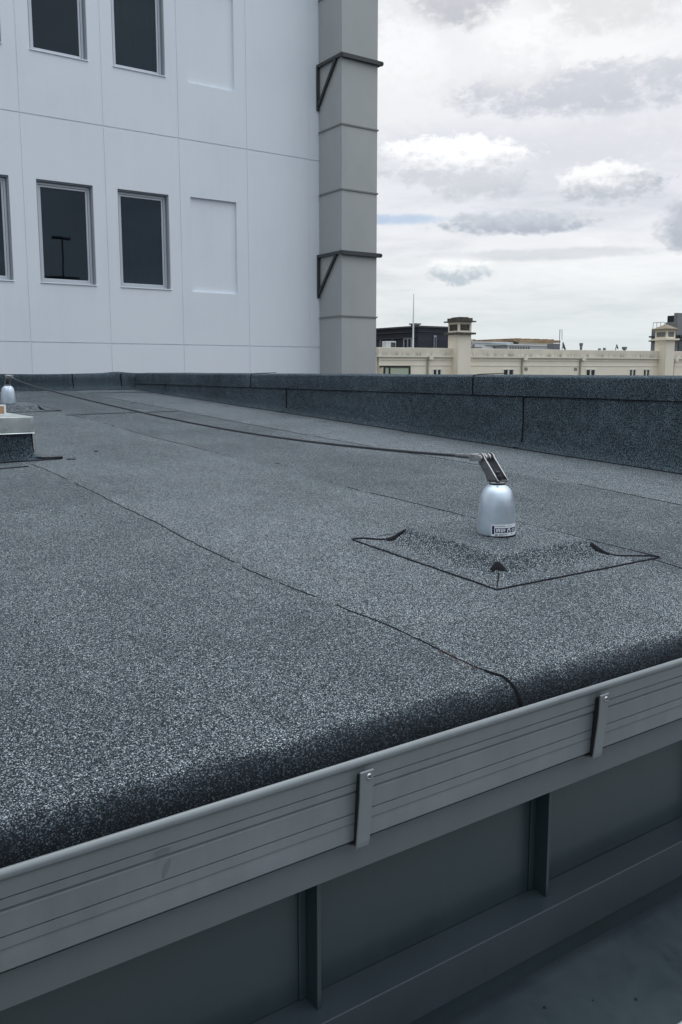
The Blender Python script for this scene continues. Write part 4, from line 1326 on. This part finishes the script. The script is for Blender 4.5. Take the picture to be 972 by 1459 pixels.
# ------------------------------------------------------------------ charcoal building
db = empty('charcoal_building', (47, 65, -16), 'low charcoal clad building with a flat roof behind the tall white mast', 'building')
bm = bmesh.new()
box(bm, 45.20, 49.2, 55, 78, -16, 3.55); link('wall', bm, M_DARKB, db)
bm = bmesh.new(); box(bm, 45.02, 49.4, 54.85, 78.2, 3.551, 3.68); link('roof', bm, M_DARKR, db)
bm = bmesh.new(); box(bm, 45.06, 45.198, 55.2, 78, 2.72, 2.78); box(bm, 45.06, 45.198, 55.2, 78, 3.18, 3.22); box(bm, 45.3, 49.2, 54.90, 54.998, 3.18, 3.22)
link('fascia_rail', bm, M_DARKR, db)
for y0, y1, z0, z1 in ((55.75, 56.85, 1.6, 2.62),):
    bm = bmesh.new()
    for a, b in ((y0, y0 + .1), ((y0 + y1) / 2 - .05, (y0 + y1) / 2 + .05), (y1 - .1, y1)): box(bm, 45.12, 45.197, a, b, z0, z1)
    box(bm, 45.12, 45.197, y0, y1, z1 + .001, z1 + .1); box(bm, 45.12, 45.197, y0, y1, z0 - .1, z0 - .001)
    box(bm, 45.13, 45.196, y0 + .101, (y0 + y1) / 2 - .051, 1.9, 1.98)
    f_ = link('window', bm, mat('far_frame', (.30, .32, .35), .6), db)
    bm = bmesh.new(); box(bm, 45.14, 45.19, y0 + .101, (y0 + y1) / 2 - .051, z0, 1.89); link('pane', bm, M_GREYP, f_)
bm = bmesh.new(); box(bm, 46.83, 47.09, 54.93, 54.998, 1.7, 2.93)
f_ = link('window', bm, bpy.data.materials['far_frame'], db)
bm = bmesh.new(); box(bm, 46.88, 47.04, 54.91, 54.929, 1.9, 2.8); link('pane', bm, M_WIN, f_)
for y in (58.2, 59.9, 62.5):
    bm = bmesh.new(); box(bm, 45.15, 45.198, y, y + .35, 1.2, 2.70); f_ = link('window', bm, bpy.data.materials['far_frame'], db)
    f_.data.materials[0] = mat('dim_frame', (.07, .075, .085), .5)
bm = bmesh.new(); box(bm, 45.6, 46.15, 56, 56.5, 3.681, 3.82); box(bm, 45.5, 46.25, 55.9, 56.6, 3.821, 3.93)
tag(link('roof_cowl', bm, M_GREYP, origin=(45.9, 56.2, 3.68)), 'little dark cowl on the charcoal roof behind the mast', 'roof vent')

# ------------------------------------------------------------------ pale rooftop sheds behind
sh = empty('white_plant_shed', (60, 63, -16), 'long white metal plant shed behind the cream roof, right of the sooty chimney', 'building')
bm = bmesh.new(); box(bm, 53, 61.0, 60, 66, -16, 2.62); link('wall', bm, M_WHITEM, sh)
bm = bmesh.new(); box(bm, 52.9, 61.1, 59.9, 66.1, 2.621, 2.78); link('roof', bm, mat('pale_grey_roof', (.45, .47, .48), .6), sh)
bm = bmesh.new(); box(bm, 53.0, 57.0, 59.93, 59.997, 2.2, 2.26); box(bm, 57.5, 61.0, 59.93, 59.997, 2.40, 2.44); link('pipe_rail', bm, M_GREYP, sh)
s2 = empty('stepped_plant_house', (63, 62, -16), 'grey and white stepped plant house below the rusty-edged roof', 'building')
bm = bmesh.new(); box(bm, 58.6, 64.2, 58.2, 59.85, -16, 2.42); link('wall', bm, M_WHITEM, s2).data.materials[0] = mat('grey_sheet', (.36, .385, .40), .6)
bm = bmesh.new(); box(bm, 58.4, 64.3, 58.1, 59.87, 2.421, 2.52); link('roof', bm, M_WHITEM, s2)
bm = bmesh.new()
for k in range(8): box(bm, 58.9 + k * .35, 59.05 + k * .35, 58.12, 58.197, 2.0, 2.3)
link('louvre', bm, M_GREYP, s2)
s3 = empty('rusty_roofed_house', (65, 62, -16), 'cream roof house with a rusty brown roof edge on the skyline', 'building')
bm = bmesh.new(); box(bm, 62.0, 66.9, 60.1, 66, -16, 2.84); link('wall', bm, M_CREAM2, s3)
bm = bmesh.new()
box(bm, 61.0, 67.5, 59.7, 66.5, 2.841, 3.06); box(bm, 61.4, 66.9, 60.2, 66, 3.061, 3.16)
for k in range(14): box(bm, 61.2 + k * .42, 61.42 + k * .42, 60.0, 60.19, 3.062, 3.062 + .05 + .07 * abs(math.sin(k * 2.1)))
link('roof', bm, M_ORANGE, s3)
bm = bmesh.new()
for x in (64.3, 65.2): box(bm, x, x + .55, 60.04, 60.098, 1.5, 2.6)
link('door', bm, mat('pale_door', (.40, .40, .36), .7), s3)

# ------------------------------------------------------------------ grey stepped building at the right
gb = empty('grey_block', (90, 66, -16), 'grey stepped apartment block at the right edge behind the right chimney', 'building')
bm = bmesh.new()
box(bm, 88.0, 106, 60.6, 62.2, -16, 5.6); box(bm, 88.0, 106, 62.201, 64, -16, 4.95)
box(bm, 88.15, 106, 60.75, 61.2, 5.601, 6.62)
link('wall', bm, M_GREYW, gb)
bm = bmesh.new(); box(bm, 88.2, 90, 61.21, 62.1, 5.601, 6.35); link('plant_screen', bm, M_DARKB, gb)
bm = bmesh.new()
box(bm, 87.7, 106, 60.2, 60.598, 3.92, 4.10); box(bm, 87.7, 106, 60.2, 60.598, 3.52, 3.64); box(bm, 87.8, 87.998, 60.2, 64.2, 3.92, 4.10); box(bm, 87.8, 87.998, 60.2, 64.2, 3.45, 3.6)
link('balcony_slab', bm, M_DARKR, gb)
for x in (88.3, 90.6, 92.9, 95.2):
    bm = bmesh.new(); box(bm, x, x + 1.3, 60.5, 60.597, .5, 3.2); link('window', bm, M_WIN, gb)
bm = bmesh.new()
for k in range(4): tube(bm, [(88.1, 62.4 + k * .5, 4.95), (88.1, 62.4 + k * .5, 5.65)], .03, 5)
tube(bm, [(88.1, 62.4, 5.65), (88.1, 63.9, 5.65)], .03, 5); link('railing', bm, M_GREYP, gb)

# ------------------------------------------------------------------ building behind the viewer, mirrored in the tower's panes
rb = empty('rear_building', (15, -22, -16), 'dark flat roofed building seen mirrored low in the tower windows', 'building')
bm = bmesh.new(); box(bm, -30, 60, -30, -20, -16, 4.2); link('wall', bm, M_GREYW, rb)
bm = bmesh.new(); box(bm, -30.2, 60.2, -30.2, -19.8, 4.201, 4.5)
for k in range(18): box(bm, -28 + 5 * k, -25.5 + 5 * k, -24, -21, 4.501, 4.62 + .10 * (k % 3))
link('roof', bm, M_GREYP, rb)
for x in (13.5, 22.0, 31.0):
    lm = empty('roof_mast', (x, -20.5, 4.5), 'T shaped dark mast mirrored in the tower windows', 'mast', 'masts mirrored in the windows')
    bm = bmesh.new(); tube(bm, [(x, -20.5, 4.5), (x, -20.5, 6.6)], .05, 6); link('pole', bm, M_GREYP, lm)
    bm = bmesh.new(); tube(bm, [(x - .45, -20.5, 6.62), (x + .45, -20.5, 6.62)], .08, 6); link('crossbar', bm, M_GREYP, lm)
